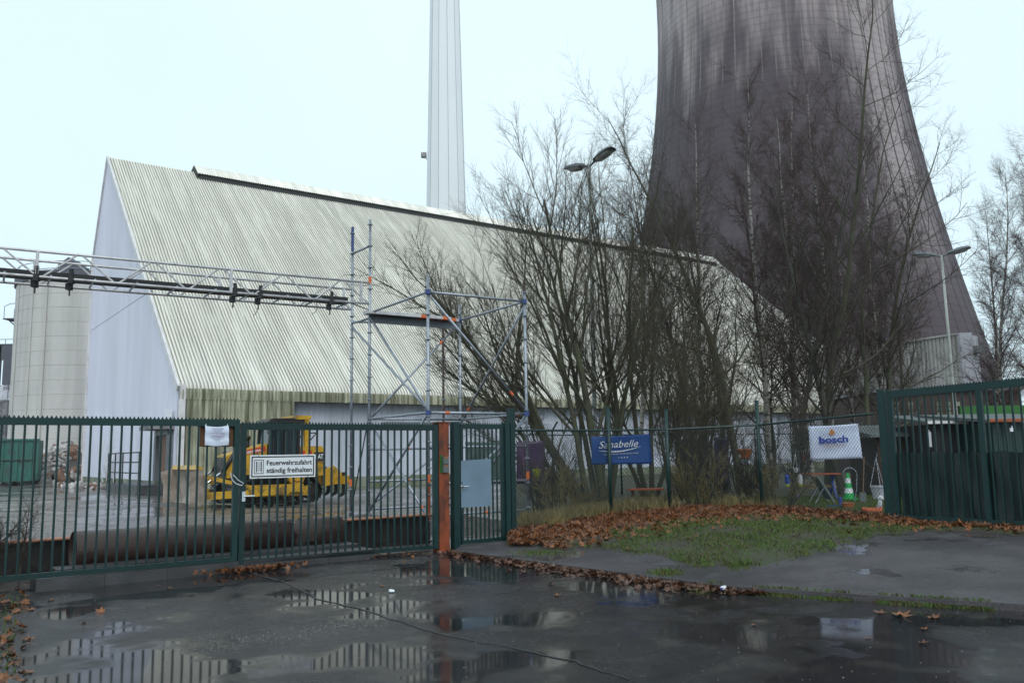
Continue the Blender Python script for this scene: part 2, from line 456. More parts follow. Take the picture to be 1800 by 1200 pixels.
class MB:
    def __init__(self):
        self.v, self.f = [], []
    def add(self, vs, fs):
        b = len(self.v)
        self.v.extend(np.asarray(vs, float).tolist())
        self.f.extend([tuple(b + i for i in f) for f in fs])
        return self
    def box(self, c, size, ax=None):
        """ax: 3 unit vectors (rows); size: full lengths"""
        c = np.asarray(c, float)
        ax = np.eye(3) if ax is None else np.asarray(ax, float)
        h = np.asarray(size, float) / 2
        vs = []
        for sx in (-1, 1):
            for sy in (-1, 1):
                for sz in (-1, 1):
                    vs.append(c + ax[0] * h[0] * sx + ax[1] * h[1] * sy + ax[2] * h[2] * sz)
        return self.add(vs, [(0, 1, 3, 2), (4, 6, 7, 5), (0, 4, 5, 1), (2, 3, 7, 6), (0, 2, 6, 4), (1, 5, 7, 3)])
    def lohi(self, lo, hi):
        lo, hi = np.asarray(lo, float), np.asarray(hi, float)
        return self.box((lo + hi) / 2, hi - lo)
    def beam(self, p, q, w, h, up=(0, 0, 1)):
        p, q = np.asarray(p, float), np.asarray(q, float)
        d, s, u = basis(q - p, up)
        return self.box((p + q) / 2, (np.linalg.norm(q - p), w, h), (d, s, u))
    def tube(self, p, q, r, n=8, r2=None, caps=True):
        return self.path([p, q], [r, r if r2 is None else r2], n, caps)
    def path(self, pts, radii, n=6, caps=True):
        P = np.asarray(pts, float)
        k = len(P)
        R = np.full(k, float(radii)) if np.isscalar(radii) else np.asarray(radii, float)
        b = len(self.v)
        T = np.empty_like(P)
        T[1:-1] = P[2:] - P[:-2]
        T[0] = P[1] - P[0]
        T[-1] = P[-1] - P[-2]
        T /= np.sqrt((T * T).sum(1))[:, None] + 1e-12
        S = np.stack([T[:, 1], -T[:, 0], np.zeros(k)], 1)
        ln = np.sqrt((S * S).sum(1))
        if (ln < 0.05).any():
            best = -1.0
            for ref in ((1.0, 0, 0), (0, 1.0, 0), (0.5, 0.6, 0.62)):
                S_ = np.cross(T, np.array(ref))
                l_ = np.sqrt((S_ * S_).sum(1))
                if l_.min() > best + 0.2:
                    best, S, ln = l_.min(), S_, l_
        S /= ln[:, None]
        U = np.cross(S, T)
        cs = _RING(n)
        V = P[:, None, :] + R[:, None, None] * (S[:, None, :] * cs[0][None, :, None] + U[:, None, :] * cs[1][None, :, None])
        self.v.extend(V.reshape(-1, 3).tolist())
        for i in range(k - 1):
            for j in range(n):
                a0 = b + i * n + j
                a1 = b + i * n + (j + 1) % n
                self.f.append((a0, a1, a1 + n, a0 + n))
        if caps:
            self.f.append(tuple(b + j for j in reversed(range(n))))
            self.f.append(tuple(b + (k - 1) * n + j for j in range(n)))
        return self
    def prism(self, poly, o, ux, uy, depth):
        """poly in (a,b) -> o + a*ux + b*uy, extruded by vector depth"""
        o, ux, uy, depth = [np.asarray(t, float) for t in (o, ux, uy, depth)]
        n = len(poly)
        vs = [o + ux * a + uy * b_ for a, b_ in poly]
        vs += [p + depth for p in vs]
        fs = [tuple(range(n))[::-1], tuple(range(n, 2 * n))]
        fs += [(i, (i + 1) % n, n + (i + 1) % n, n + i) for i in range(n)]
        return self.add(vs, fs)
    def lathe(self, prof, c=(0, 0, 0), n=20, a0=0.0, a1=2 * PI):
        c = np.asarray(c, float)
        full = abs(a1 - a0 - 2 * PI) < 1e-6
        m = n if full else n + 1
        b = len(self.v)
        for r, z in prof:
            for j in range(m):
                t = a0 + (a1 - a0) * j / n
                self.v.append((c[0] + r * math.cos(t), c[1] + r * math.sin(t), c[2] + z))
        for i in range(len(prof) - 1):
            for j in range(n):
                j2 = (j + 1) % m
                self.f.append((b + i * m + j, b + i * m + j2, b + (i + 1) * m + j2, b + (i + 1) * m + j))
        return self
    def grid(self, P):
        """P[i][j] points"""
        ni, nj = len(P), len(P[0])
        vs = [p for rw in P for p in rw]
        fs = [(i * nj + j, i * nj + j + 1, (i + 1) * nj + j + 1, (i + 1) * nj + j) for i in range(ni - 1) for j in range(nj - 1)]
        return self.add(vs, fs)
    def mesh(self, name, off=(0, 0, 0), smooth=False):
        me = bpy.data.meshes.new(name)
        o = np.asarray(off, float)
        if len(self.v):
            V = np.asarray(self.v, float) - o
            me.from_pydata(V.tolist(), [], self.f)
        me.update()
        if smooth:
            me.polygons.foreach_set("use_smooth", [True] * len(me.polygons))
        return me
    def build(self, name, mat, parent=None, at=None, local=False, smooth=False):
        off = (0, 0, 0)
        if parent is not None and not local:
            off = tuple(wloc(parent))
        if at is not None:
            off = at
        me = self.mesh(name, off, smooth)
        me.materials.append(MT[mat] if isinstance(mat, str) else mat)
        ob = bpy.data.objects.new(name, me)
        COL.objects.link(ob)
        if parent is not None:
            ob.parent = parent
        elif at is not None:
            ob.location = tuple(float(t) for t in at)
        return ob

def inst(name, me, parent, loc, rot=None):
    ob = bpy.data.objects.new(name, me)
    COL.objects.link(ob)
    ob.parent = parent
    ob.location = tuple(float(t) for t in loc)
    if rot is not None:
        ob.rotation_euler = rot
    return ob

def text_mesh(s, size, o, ux, uy, shear=0.0, width=None, bold=0.0):
    """flat lettering: mesh in world coordinates, left baseline at o"""
    cu = bpy.data.curves.new("lettering", 'FONT')
    cu.body = s
    cu.size = 1.0
    cu.shear = shear
    cu.resolution_u = 4
    cu.offset = bold
    tmp = bpy.data.objects.new("lettering", cu)
    COL.objects.link(tmp)
    bpy.context.view_layer.update()
    me = bpy.data.meshes.new_from_object(tmp.evaluated_get(bpy.context.evaluated_depsgraph_get()))
    bpy.data.objects.remove(tmp)
    bpy.data.curves.remove(cu)
    mb = MB()
    V = np.array([v.co[:] for v in me.vertices])
    kx = size if width is None else width / max(1e-6, V[:, 0].max() - V[:, 0].min())
    V[:, 0] -= V[:, 0].min()
    o, ux, uy = np.asarray(o, float), np.asarray(ux, float), np.asarray(uy, float)
    mb.add([o + ux * v[0] * kx + uy * v[1] * size for v in V], [tuple(p.vertices) for p in me.polygons])
    bpy.data.meshes.remove(me)
    return mb

# ================================================================== GROUND
KERB = [(15.0, 5.0), (9.0, 6.9), (4.9, 8.54), (2.35, 10.0), (-1.0, 14.06), (-0.9, 15.3), (-0.3, 16.2), (-0.2, 20.0), (-0.2, 60.0)]
_ky = np.array([k[1] for k in KERB]); _kx = np.array([k[0] for k in KERB])
def kerb_x(y):
    return float(np.interp(y, _ky, _kx))
def sstep(t):
    t = min(1.0, max(0.0, t))
    return t * t * (3 - 2 * t)
def kerb_dist(x, y):
    best = 1e9
    for (x0, y0), (x1, y1) in zip(KERB[:-1], KERB[1:]):
        dx, dy = x1 - x0, y1 - y0
        t = min(1, max(0, ((x - x0) * dx + (y - y0) * dy) / (dx * dx + dy * dy)))
        best = min(best, math.hypot(x - x0 - t * dx, y - y0 - t * dy))
    return best
def height(x, y):
    """raised side to the right of the kerb"""
    if x < kerb_x(y):
        return 0.0
    d = kerb_dist(x, y)
    return (0.075 + 0.225 * sstep(d / 4.5)) * (1 - 0.85 * sstep((y - 26) / 12))

def structure(o):
    o["kind"] = "structure"
    return o

mb = MB()
mb.add([(-2500, -2500, -0.12), (2500, -2500, -0.12), (2500, 2500, -0.12), (-2500, 2500, -0.12)], [(0, 1, 2, 3)])
structure(mb.build('ground', 'soil'))

# gate line: two leaves and the wicket stand in one vertical plane
GA, GB = gnd(62, 1040), gnd(785, 968)
GD = (GB - GA) / np.linalg.norm(GB - GA)
GN = np.array([-GD[1], GD[0], 0.0])            # away from the camera
ZU = np.array([0, 0, 1.0])
def gp(s, z, off=0.0):
    return GA + GD * s + ZU * z + GN * off
def gpix(x, y, off=0.0):
    return onplane(x, y, GA + GN * off, GN)

# road: rain-wet asphalt up to the gate
mb = MB()
gl = [gp(-14, 0, 0.35), gp(-6, 0, 0.35), gp(0, 0, 0.35), gp(5.3, 0, 0.35)]
poly = [(-40, -30), (25, -30)] + [(k[0], k[1]) for k in [(25.0, 2.0)] + KERB[:6]] + [(p[0], p[1]) for p in reversed(gl)] + [(-40, gl[0][1] - 10)]
mb.add([(x, y, 0.0) for x, y in poly], [tuple(range(len(poly)))])
road = structure(mb.build('road', 'road'))

# yard: wet mud behind the gate
def mudz(x, y):
    return 0.030 * math.sin(x * 0.9 + 0.6 * y) + 0.025 * math.sin(1.9 * y - 0.7 * x) + 0.018 * math.sin(3.1 * x + 2.2 * y) - 0.03
mb = MB()
us = np.concatenate([np.linspace(-16, 12, 90), np.linspace(13, 60, 30)])
ws = np.concatenate([np.linspace(0.352, 30, 110), np.linspace(31, 110, 40)])
P = []
for w in ws:
    rw = []
    for s in us:
        s2 = s * (1 + w * 0.05)
        p = GA + GD * s2 + GN * w
        rw.append((p[0], p[1], mudz(p[0], p[1]) * min(1, (w - 0.35) / 2) - (0.004 if w < 1 else 0.0)))
    P.append(rw)
mb.grid(P)
structure(mb.build('yard', 'mud', smooth=True))

# pavement: raised damp asphalt with a kerb edge
mb = MB()
ys = list(np.arange(5.0, 16.3, 0.25)) + list(np.arange(16.5, 26, 1.0))
wv = [0, 0.05, 0.3, 0.7, 1.2, 1.8, 2.5, 3.3, 4.2, 5.2, 6.5, 8, 10, 13, 17, 25]
rows = []
for y in ys:
    x0 = kerb_x(y)
    rows.append([(x0, y, -0.03)] + [(x0 + w, y, height(x0 + w, y) if w > 0 else 0.07) for w in wv])
mb.grid(rows)
structure(mb.build('pavement', 'pavement'))

# garden soil and verge on top of it
GEDGE_PX = [(880, 952), (930, 953), (1000, 960), (1080, 962), (1150, 970), (1210, 985), (1280, 990), (1350, 990), (1420, 983), (1480, 972),
            (1560, 955), (1640, 950), (1720, 952), (1800, 960)]
_ge = [gnd(x, y, 0.17) for x, y in GEDGE_PX]
_gx = np.array([p[0] for p in _ge]); _gy = np.array([p[1] for p in _ge])
_o = np.argsort(_gx); _gx, _gy = _gx[_o], _gy[_o]
def verge_y(x):
    return float(np.interp(x, _gx, _gy)) + 0.06 * math.sin(7.3 * x) + 0.05 * math.sin(17 * x + 1) - (max(0, x - _gx[-1]) * 0.5)
mb = MB()
xs = list(np.arange(-0.15, 14, 0.12)) + list(np.linspace(14.2, 70, 40))
ts = [0, 0.02, 0.06, 0.12, 0.2, 0.3, 0.42, 0.56, 0.72, 0.88, 1.0]
rows = []
for x in xs:
    y0 = verge_y(x)
    rw = []
    for t in ts:
        y = y0 + (40 - y0) * t ** 1.4
        rw.append((x, y, height(max(x, kerb_x(y) + 0.02), y) - 0.03 + 0.07 * sstep((y - y0) / 0.6 + 0.12)))
    rows.append(rw)
rows2 = [[(x, 40 + (110 - 40) * t, (rows[i][-1][2]) * (1 - t) - 0.02 * t) for t in (0, 0.2, 1)] for i, x in enumerate(xs)]
mb.grid(rows)
mb.grid(rows2)
structure(mb.build('garden_ground', 'soil'))
def gz(x, y):
    return height(x, y) + 0.04

# ================================================================== WAREHOUSE
E_ = ray(3000, 764); E_[2] = 0; E_ /= np.linalg.norm(E_)         # along the shed
G_ = np.array([-E_[1], E_[0], 0.0])                                # across it, away
c0 = aty(315, 678, 40.0)
WC = np.array([c0[0], c0[1], 0.0])
EAVE_Z = c0[2]
_ap = onplane(190, 283, WC, E_)
RUN, RIDGE_Z = float((_ap - WC) @ G_), float(_ap[2]) + 0.25
_lf = onplane(165, 455, WC, E_)
LRUN, LEFT_Z = float((_lf - WC) @ G_), float(_lf[2])
WL = 62.0
def wp(t, s, z):
    return WC + E_ * t + G_ * s + ZU * z
ware = thing('warehouse', wp(0, 0, 0), 'huge steep-roofed storage shed with pale ribbed roof and lilac gable', 'warehouse')

def roofz(s):
    return EAVE_Z + (RIDGE_Z - EAVE_Z) * s / RUN if s <= RUN else RIDGE_Z - (RIDGE_Z - LEFT_Z) * (s - RUN) / (LRUN - RUN)

# gable panels
PW = 1.0
nP = int(math.ceil(LRUN / PW))
for i in range(nP):
    s0, s1 = i * PW + 0.008, min((i + 1) * PW, LRUN) - 0.008
    brk = [s0] + ([RUN] if s0 < RUN < s1 else []) + [s1]
    top = [(s, roofz(s) - 0.10) for s in brk]
    mb = MB()
    for z0, tp in ((0.55, [(s, min(z, 10.6)) for s, z in top]), (10.64, [(s, max(z, 10.64)) for s, z in top])):
        if max(z for _, z in tp) <= z0 + 0.02:
            continue
        mb.prism([(s0, z0), (s1, z0)] + [(s, max(z, z0 + 0.01)) for s, z in reversed(tp)], wp(0, 0, 0), G_, ZU, E_ * 0.08)
        for k in range(3):
            sc = s0 + (k + 0.5) * (s1 - s0) / 3
            zt = min(roofz(sc) - 0.25, tp[0][1] if z0 < 1 else 99)
            if zt > z0 + 0.3:
                mb.box(wp(-0.008, sc, (z0 + zt) / 2), (0.05, 0.016, zt - z0), (G_, E_, ZU))
    mb.build('cladding_panel', 'gable', ware)
MB().prism([(-0.02, -0.15), (LRUN, -0.15), (LRUN, 0.54), (-0.02, 0.54)], wp(-0.06, 0, 0), G_, ZU, E_ * 0.2).build('gable_plinth', 'plinth', ware)
# left and far walls, hidden roof slope
mb = MB()
mb.prism([(0.1, -0.1), (WL - 0.1, -0.1), (WL - 0.1, LEFT_Z - 0.12), (0.1, LEFT_Z - 0.12)], wp(0, LRUN - 0.12, 0), E_, ZU, G_ * 0.1)
mb.prism([(0.5, -0.1), (LRUN - 0.2, -0.1), (LRUN - 0.2, LEFT_Z - 0.15), (RUN, RIDGE_Z - 0.15), (0.5, EAVE_Z)], wp(WL - 0.2, 0, 0), G_, ZU, E_ * 0.1)
mb.build('rear_wall', 'gable', ware)
MB().add([wp(0, RUN, RIDGE_Z), wp(WL, RUN, RIDGE_Z), wp(WL, LRUN + .1, LEFT_Z), wp(0, LRUN + .1, LEFT_Z),
          wp(0, RUN, RIDGE_Z - .06), wp(WL, RUN, RIDGE_Z - .06), wp(WL, LRUN + .1, LEFT_Z - .06), wp(0, LRUN + .1, LEFT_Z - .06)],
         [(0, 1, 2, 3), (7, 6, 5, 4), (0, 4, 5, 1), (3, 2, 6, 7), (0, 3, 7, 4), (1, 5, 6, 2)]).build('rear_roof', 'roof', ware)

# corrugated roof sheets, bent over the eave; one mesh shared by all sheets
PITCHW = 0.177
NW = 5
SWID = PITCHW * NW
slope = np.array([RUN, RIDGE_Z - EAVE_Z]); SLEN = float(np.linalg.norm(slope)); slope /= SLEN
nrm = np.array([-slope[1], slope[0]])
prof = []                                     # (s, z, normal) from the skirt hem up to the ridge
for z in (EAVE_Z - 0.62, EAVE_Z - 0.30):
    prof.append((0.0 - 0.05, z, (-1.0, 0.0)))
for k in range(1, 6):
    a = k / 6
    prof.append((-0.05 + 0.30 * a ** 2, EAVE_Z - 0.30 + 0.62 * a - 0.02 * a, tuple(np.array((-1.0, 0.0)) * (1 - a) + nrm * a)))
s_start = 0.32
for k, L in enumerate((0.0, 0.25, 0.2505, 0.5, 0.5005, 0.75, 0.7505, 1.0)):
    lift = 0.04 if k % 2 == 1 else 0.0
    s = s_start + (RUN - s_start) * L
    prof.append((s - lift * slope[1] * 0, roofz(s) + 0.04 - lift, tuple(nrm)))
AMP = 0.036
mb = MB()
P = []
for (s, z, nn) in prof:
    nn = np.array(nn); nn = nn / np.linalg.norm(nn)
    rw = []
    for j in range(NW * 6 + 1):
        t = j * PITCHW / 6
        w = AMP * math.cos(2 * PI * t / PITCHW)
        rw.append(E_ * t + G_ * (s + nn[0] * w) + ZU * (z + nn[1] * w))
    P.append(rw)
mb.grid(P)
sheet = mb.mesh('roof_sheet', smooth=True)
sheet.materials.append(MT['roof'])
sheet.materials.append(MT['skirt'])
sheet.materials.append(MT['roof_dark_flank'])
nj = NW * 6
for p in sheet.polygons:
    if p.index // nj < 3:
        p.material_index = 1
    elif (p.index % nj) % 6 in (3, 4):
        p.material_index = 2  # darker sheet colour on one flank of each corrugation, so the ribs read
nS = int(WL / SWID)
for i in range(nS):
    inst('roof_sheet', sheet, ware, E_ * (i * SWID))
# corrugated wall sheets under the first bay
AN_T = 5.6
mb = MB()
mb.grid([[E_ * (j * PITCHW / 6) + G_ * (-0.04 + AMP * math.cos(2 * PI * j / 6)) + ZU * z for j in range(NW * 6 + 1)] for z in (-0.1, 2.3, 2.301, EAVE_Z - 0.55)])
asheet = mb.mesh('wall_sheet', smooth=True)
asheet.materials.append(MT['skirt'])
for i in range(int(AN_T / SWID)):
    inst('wall_sheet', asheet, ware, E_ * (i * SWID + 0.35))
MB().box(wp(0.15, 0.05, (EAVE_Z + 0.1) / 2), (0.30, 0.22, EAVE_Z + 0.1), (E_, G_, ZU)).build('corner_post', 'white_trim', ware)
# recessed side wall with trapezoid ribs
mb = MB()
nW = int((WL - AN_T) / 0.33)
for z0, z1 in ((0.53, EAVE_Z - 0.2),):
    pts = []
    for i in range(nW):
        t = AN_T - 0.2 + i * 0.33
        pts += [(t, 0.0), (t + 0.2, 0.0), (t + 0.235, 0.035), (t + 0.295, 0.035)]
    mb.grid([[wp(t, 0.75 + d, z) for t, d in pts] for z in (z0, z1)])
mb.build('side_cladding', 'side_wall', ware)
MB().prism([(AN_T - 0.3, -0.2), (WL, -0.2), (WL, 0.53), (AN_T - 0.3, 0.53)], wp(0, 0.70, 0), E_, ZU, G_ * 0.2).build('side_plinth', 'plinth', ware)
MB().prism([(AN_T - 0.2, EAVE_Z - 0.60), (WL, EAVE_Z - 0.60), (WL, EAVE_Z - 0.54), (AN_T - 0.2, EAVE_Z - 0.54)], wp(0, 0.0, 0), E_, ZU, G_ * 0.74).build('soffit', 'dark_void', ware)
mb = MB()
mb.box(wp(AN_T - 0.25, 0.4, EAVE_Z / 2 - 0.4), (0.06, 0.8, EAVE_Z - 0.5), (E_, G_, ZU))
mb.build('bay_end', 'skirt', ware)
# verge trims
for s0, z0, s1, z1 in ((-0.1, EAVE_Z - 0.12, RUN, RIDGE_Z - 0.06), (RUN, RIDGE_Z - 0.06, LRUN + 0.1, LEFT_Z - 0.06)):
    MB().beam(wp(-0.07, s0, z0), wp(-0.07, s1, z1), 0.10, 0.30 if s0 < 1 else 0.12).build('verge_trim', 'white_trim', ware)
MB().beam(wp(WL - 0.2, -0.1, EAVE_Z + 0.05), wp(WL - 0.2, RUN, RIDGE_Z + 0.10), 0.25, 0.20).build('verge_trim', 'white_trim', ware)
MB().beam(wp(-0.07, LRUN, -0.1), wp(-0.07, LRUN, LEFT_Z), 0.14, 0.14, up=E_).build('corner_trim', 'white_trim', ware)
# ridge ventilator
RV0 = 5.7
mb = MB().prism([(-0.88, -0.95), (0.8, -0.60), (0.6, 0.05), (0.0, 0.28), (-0.88, -0.44)], wp(RV0 + 0.15, RUN, RIDGE_Z), G_, ZU, E_ * (WL - RV0 - 1.0))
vent = mb.build('ridge_ventilator', 'dark_void', ware)
mb = MB()
capp = [(-1.00, -0.34), (-0.96, -0.28), (0.0, 0.52), (0.8, 0.20), (0.85, 0.14)]
P = []
for (s, z) in capp:
    P.append([E_ * (j * PITCHW / 6) + G_ * s + ZU * (z + AMP * math.cos(2 * PI * j / 6)) for j in range(NW * 6 + 1)])
mb.grid(P)
capm = mb.mesh('ridge_cap_sheet', smooth=True)
capm.materials.append(MT['roof'])
for i in range(int((WL - RV0) / SWID)):
    inst('ridge_cap_sheet', capm, vent, wp(RV0 + i * SWID, RUN, RIDGE_Z) - np.array(wloc(ware)))
MB().prism([(-0.95, -0.75), (-0.95, -0.32), (0.0, 0.47), (0.75, 0.18), (0.75, -0.4)], wp(RV0, RUN, RIDGE_Z), G_, ZU, E_ * 0.05).build('end_plate', 'dark_void', vent)
# door with canopy, landing and railing on the gable
s_d0 = float((onplane(303, 800, WC, E_) - WC) @ G_); s_d1 = float((onplane(284, 800, WC, E_) - WC) @ G_)
door = MB().prism([(s_d0, 0.62), (s_d1, 0.62), (s_d1, 2.75), (s_d0, 2.75)], wp(-0.05, 0, 0), G_, ZU, E_ * -0.06).build('door', 'door_brown', ware)
mb = MB()
for a, b in ((s_d0 - 0.1, s_d0), (s_d1, s_d1 + 0.35)):
    mb.prism([(a, 0.55), (b, 0.55), (b, 3.0), (a, 3.0)], wp(-0.05, 0, 0), G_, ZU, E_ * -0.25)
mb.prism([(s_d0 - 0.1, 2.76), (s_d1 + 0.35, 2.76), (s_d1 + 0.35, 3.0), (s_d0 - 0.1, 3.0)], wp(-0.05, 0, 0), G_, ZU, E_ * -0.24)
mb.build('frame', 'lamp_head', door)
MB().prism([(s_d0 - 0.3, 3.02), (s_d1 + 0.6, 3.02), (s_d1 + 0.6, 3.22), (s_d0 - 0.3, 3.30)], wp(-0.05, 0, 0), G_, ZU, E_ * -0.9).build('door_canopy', 'ruin_grey', ware)
MB().box(wp(-0.24, 0.9, 3.75), (0.4, 0.3, 0.35), (G_, E_, ZU)).build('wall_lamp', 'white', ware)
land = MB().prism([(s_d0 - 0.5, -0.1), (s_d1 + 4.6, -0.1), (s_d1 + 4.6, 0.45), (s_d0 - 0.5, 0.45)], wp(-0.12, 0, 0), G_, ZU, E_ * -1.5).build('landing', 'dark_concrete', ware)
ra0, ra1 = s_d0 - 0.4, s_d1 + 4.5
for z in (1.0, 1.5, 1.95):
    MB().tube(wp(-1.55, ra0, z), wp(-1.55, ra1, z), 0.03).build('rail', 'black_steel', land)
for k in range(5):
    s = ra0 + (ra1 - ra0) * k / 4
    MB().tube(wp(-1.55, s, 0.4), wp(-1.55, s, 1.97), 0.035).build('rail_post', 'black_steel', land)
# sheets torn loose at the foot of the gable
for k, (px, py, hgt, lean) in enumerate(((181, 842, 2.6, 0.35), (189, 842, 2.4, -0.3), (194, 840, 1.9, 0.5), (201, 841, 2.1, -0.15))):
    b = onplane(px, py, WC - E_ * 0.25, E_); b[2] = 0.3
    p1 = b + ZU * hgt * 0.45 + G_ * lean * 0.5 - E_ * 0.25
    p2 = b + ZU * hgt + G_ * lean * -0.4 - E_ * 0.05
    MB().beam(b, p1, 0.30, 0.02, up=E_).beam(p1, p2, 0.28, 0.02, up=E_).build('torn_sheet', 'white_trim', ware)

# ================================================================== COOLING TOWER
TD, TAZ = 190.0, math.radians(18.15)
TC = np.array([TD * math.sin(TAZ), TD * math.cos(TAZ), 0.0])
def tower_r(z):
    return 24.9 * math.sqrt(1 + ((z - 100.0) / 73.0) ** 2)
tower = thing('cooling_tower', TC, 'giant waisted concrete cooling tower with dark soot-stained flanks', 'cooling tower')
zs = list(np.linspace(6.0, 128, 62))
MB().lathe([(tower_r(z), z) for z in zs] + [(tower_r(128) - 0.5, 128)] + [(tower_r(z) - 0.5, z) for z in reversed(zs[::3])], TC, 144).build('shell', 'tower', tower, smooth=True)
mb = MB()
for k in range(24):
    z0, z1 = 6 + k * 122 / 24, 6 + (k + 1) * 122 / 24
    mb.add([(tower_r(z) + o, y, z) for z in (z0, z1) for o in (-0.05, 0.06) for y in (-0.14, 0.14)],
           [(2, 3, 7, 6), (0, 2, 6, 4), (1, 5, 7, 3)])
ribm = mb.mesh('rib', smooth=False)
ribm.materials.append(MT['tower'])
for k in range(64):
    inst('rib', ribm, tower, (0, 0, 0), (0, 0, 2 * PI * k / 64))
mb = MB()
colr0, colr1 = tower_r(6), tower_r(0)
colm = MB().tube((colr0, 0, 6.2), (colr1 * math.cos(0.05), colr1 * math.sin(0.05), -0.2), 0.4, 6).mesh('strut')
colm.materials.append(MT['concrete'])
for k in range(60):
    inst('strut', colm, tower, (0, 0, 0), (0, 0, 2 * PI * k / 60))

# ================================================================== CHIMNEY
CD, CAZ = 345.0, math.radians(-4.38)
CC = np.array([CD * math.sin(CAZ), CD * math.cos(CAZ), 0.0])
chim = thing('chimney', CC, 'very tall pale concrete power station chimney rising behind the shed roof', 'chimney')
a_off = math.atan2(-CC[1], -CC[0]) + math.radians(7.5)
mb = MB()
prc = [(8.25 + 0.0209 * (104 - z), z) for z in (0, 70, 140, 212)]
b0 = len(mb.v)
for r, z in prc:
    for j in range(12):
        t = a_off + 2 * PI * j / 12
        mb.v.append((CC[0] + r * math.cos(t), CC[1] + r * math.sin(t), z))
for i in range(3):
    for j in range(12):
        mb.f.append((i * 12 + j, i * 12 + (j + 1) % 12, (i + 1) * 12 + (j + 1) % 12, (i + 1) * 12 + j))
mb.f.append(tuple(36 + j for j in range(12)))
mb.build('shaft', 'chimney', chim)
for j in (0, 1, 2, 11, 10):
    t = a_off + 2 * PI * j / 12
    MB().path([(CC[0] + (r + 0.02) * math.cos(t), CC[1] + (r + 0.02) * math.sin(t), z) for r, z in prc], 0.09, 5).build('arris_cable', 'concrete', chim)
pb = aty(745, 273, 345.0)
MB().box(pb, (2.2, 2.4, 1.8)).beam(pb + np.array([0.4, 0, -0.8]), pb + np.array([1.2, 0, -1.9]), 0.5, 0.3).build('platform', 'concrete', chim)

# ================================================================== SILO
SY = 76.0
sc_ = aty(163, 600, SY)
SCN = np.array([sc_[0], SY, 0.0]); SR = 6.2; SH = 16.7
silo = thing('silo', SCN, 'round pale concrete silo standing behind the lilac gable', 'silo')
for k in range(14):                     # cast in lifts, each its own ring
    z0, z1 = -0.2 + k * (SH + 0.2) / 14, -0.2 + (k + 1) * (SH + 0.2) / 14 - 0.02
    MB().lathe([(SR - 0.03, z0), (SR, z0 + 0.02), (SR, z1 - 0.0), (SR - 0.03, z1 + 0.02)], SCN, 64).build('ring', 'silo', silo, smooth=False)
MB().lathe([(SR + 0.02, SH - 0.02), (SR + 0.16, SH), (SR + 0.16, SH + 0.75), (SR - 0.1, SH + 0.75), (0.1, SH + 0.8)], SCN, 64).build('rim', 'ruin_dark', silo)
mb = MB()
for a in (-1.72, -1.95, -2.3):
    c, s = math.cos(a), math.sin(a)
    MB().tube(SCN + np.array([c * (SR + 0.08), s * (SR + 0.08), 0]), SCN + np.array([c * (SR + 0.08), s * (SR + 0.08), SH]), 0.07 if a > -1.9 else 0.05, 6).build('downpipe', 'silo', silo)
for dz in (0.9, 1.5):
    MB().path([SCN + np.array([(SR) * math.cos(a), SR * math.sin(a), SH + dz]) for a in np.linspace(0, 2 * PI, 33)], 0.035, 5, False).build('guard_rail', 'galv', silo)
for k in range(16):
    a = 2 * PI * k / 16
    MB().tube(SCN + np.array([SR * math.cos(a), SR * math.sin(a), SH + 0.7]), SCN + np.array([SR * math.cos(a), SR * math.sin(a), SH + 1.55]), 0.035, 5).build('rail_post', 'galv', silo)
hb = SCN + np.array([-1.2, -2.6, SH + 0.8])
MB().prism([(-0.9, 0), (0.9, 0), (0.9, 1.2), (0, 1.9), (-0.9, 1.2)], hb, (1, 0, 0), (0, 0, 1), (0, 2.0, 0)).build('top_hut', 'ruin_dark', silo)
pl = SCN + np.array([-SR * 0.985, -1.2, SH - 2.6])
plat = MB().box(pl + np.array([-0.35, 0, 0]), (1.1, 1.6, 0.10)).beam(pl + np.array([-0.8, 0, -0.05]), pl + np.array([0.1, 0, -0.8]), 0.08, 0.08).build('side_platform', 'ruin_dark', silo)
for dy in (-0.75, 0.75):
    MB().path([pl + np.array([-0.85, dy, 0]), pl + np.array([-0.85, dy, 1.1]), pl + np.array([-0.3, dy, 1.35]), pl + np.array([0.2, dy, 1.35])], 0.035, 5).build('hoop', 'galv', plat)
for dy in (-0.2, 0.2):
    MB().tube(SCN + np.array([-SR - 0.12, dy - 0.6, 1]), SCN + np.array([-SR - 0.12, dy - 0.6, SH + 1]), 0.03, 5).build('ladder_stile', 'galv', silo)

# ================================================================== DERELICT POWER HOUSE
RY = 112.0
def rpx(x, y):
    return aty(x, y, RY)
rc = rpx(-20, 815)
ruin = thing('derelict_building', (rc[0], RY, 0), 'gutted sooty industrial block with open windows beside the silo', 'building')
RX0, RX1 = rpx(-70, 700)[0], rpx(62, 700)[0]
RZT, RZM, RZB = rpx(20, 606)[2], rpx(20, 676)[2], rpx(20, 701)[2]
def rz_(y): return float(rpx(20, y)[2])
def rx_(x): return float(rpx(x, 660)[0])
for (x0, x1, y0, y1) in ((-70, 0, 606, 632), (-5, 62, 606, 632), (-70, -2, 632, 676), (4, 20, 632, 676), (31, 62, 632, 676), (20, 31, 648, 651)):
    MB().lohi((rx_(x0), RY, rz_(y1)), (rx_(x1) - 0.02, RY + 0.5, rz_(y0))).build('wall_panel', 'ruin_dark', ruin)
for x in (-40, 18, 36):
    MB().lohi((rx_(x) - 0.35, RY - 0.25, rz_(676)), (rx_(x) + 0.35, RY - 0.002, rz_(608))).build('column', 'ruin_dark', ruin)
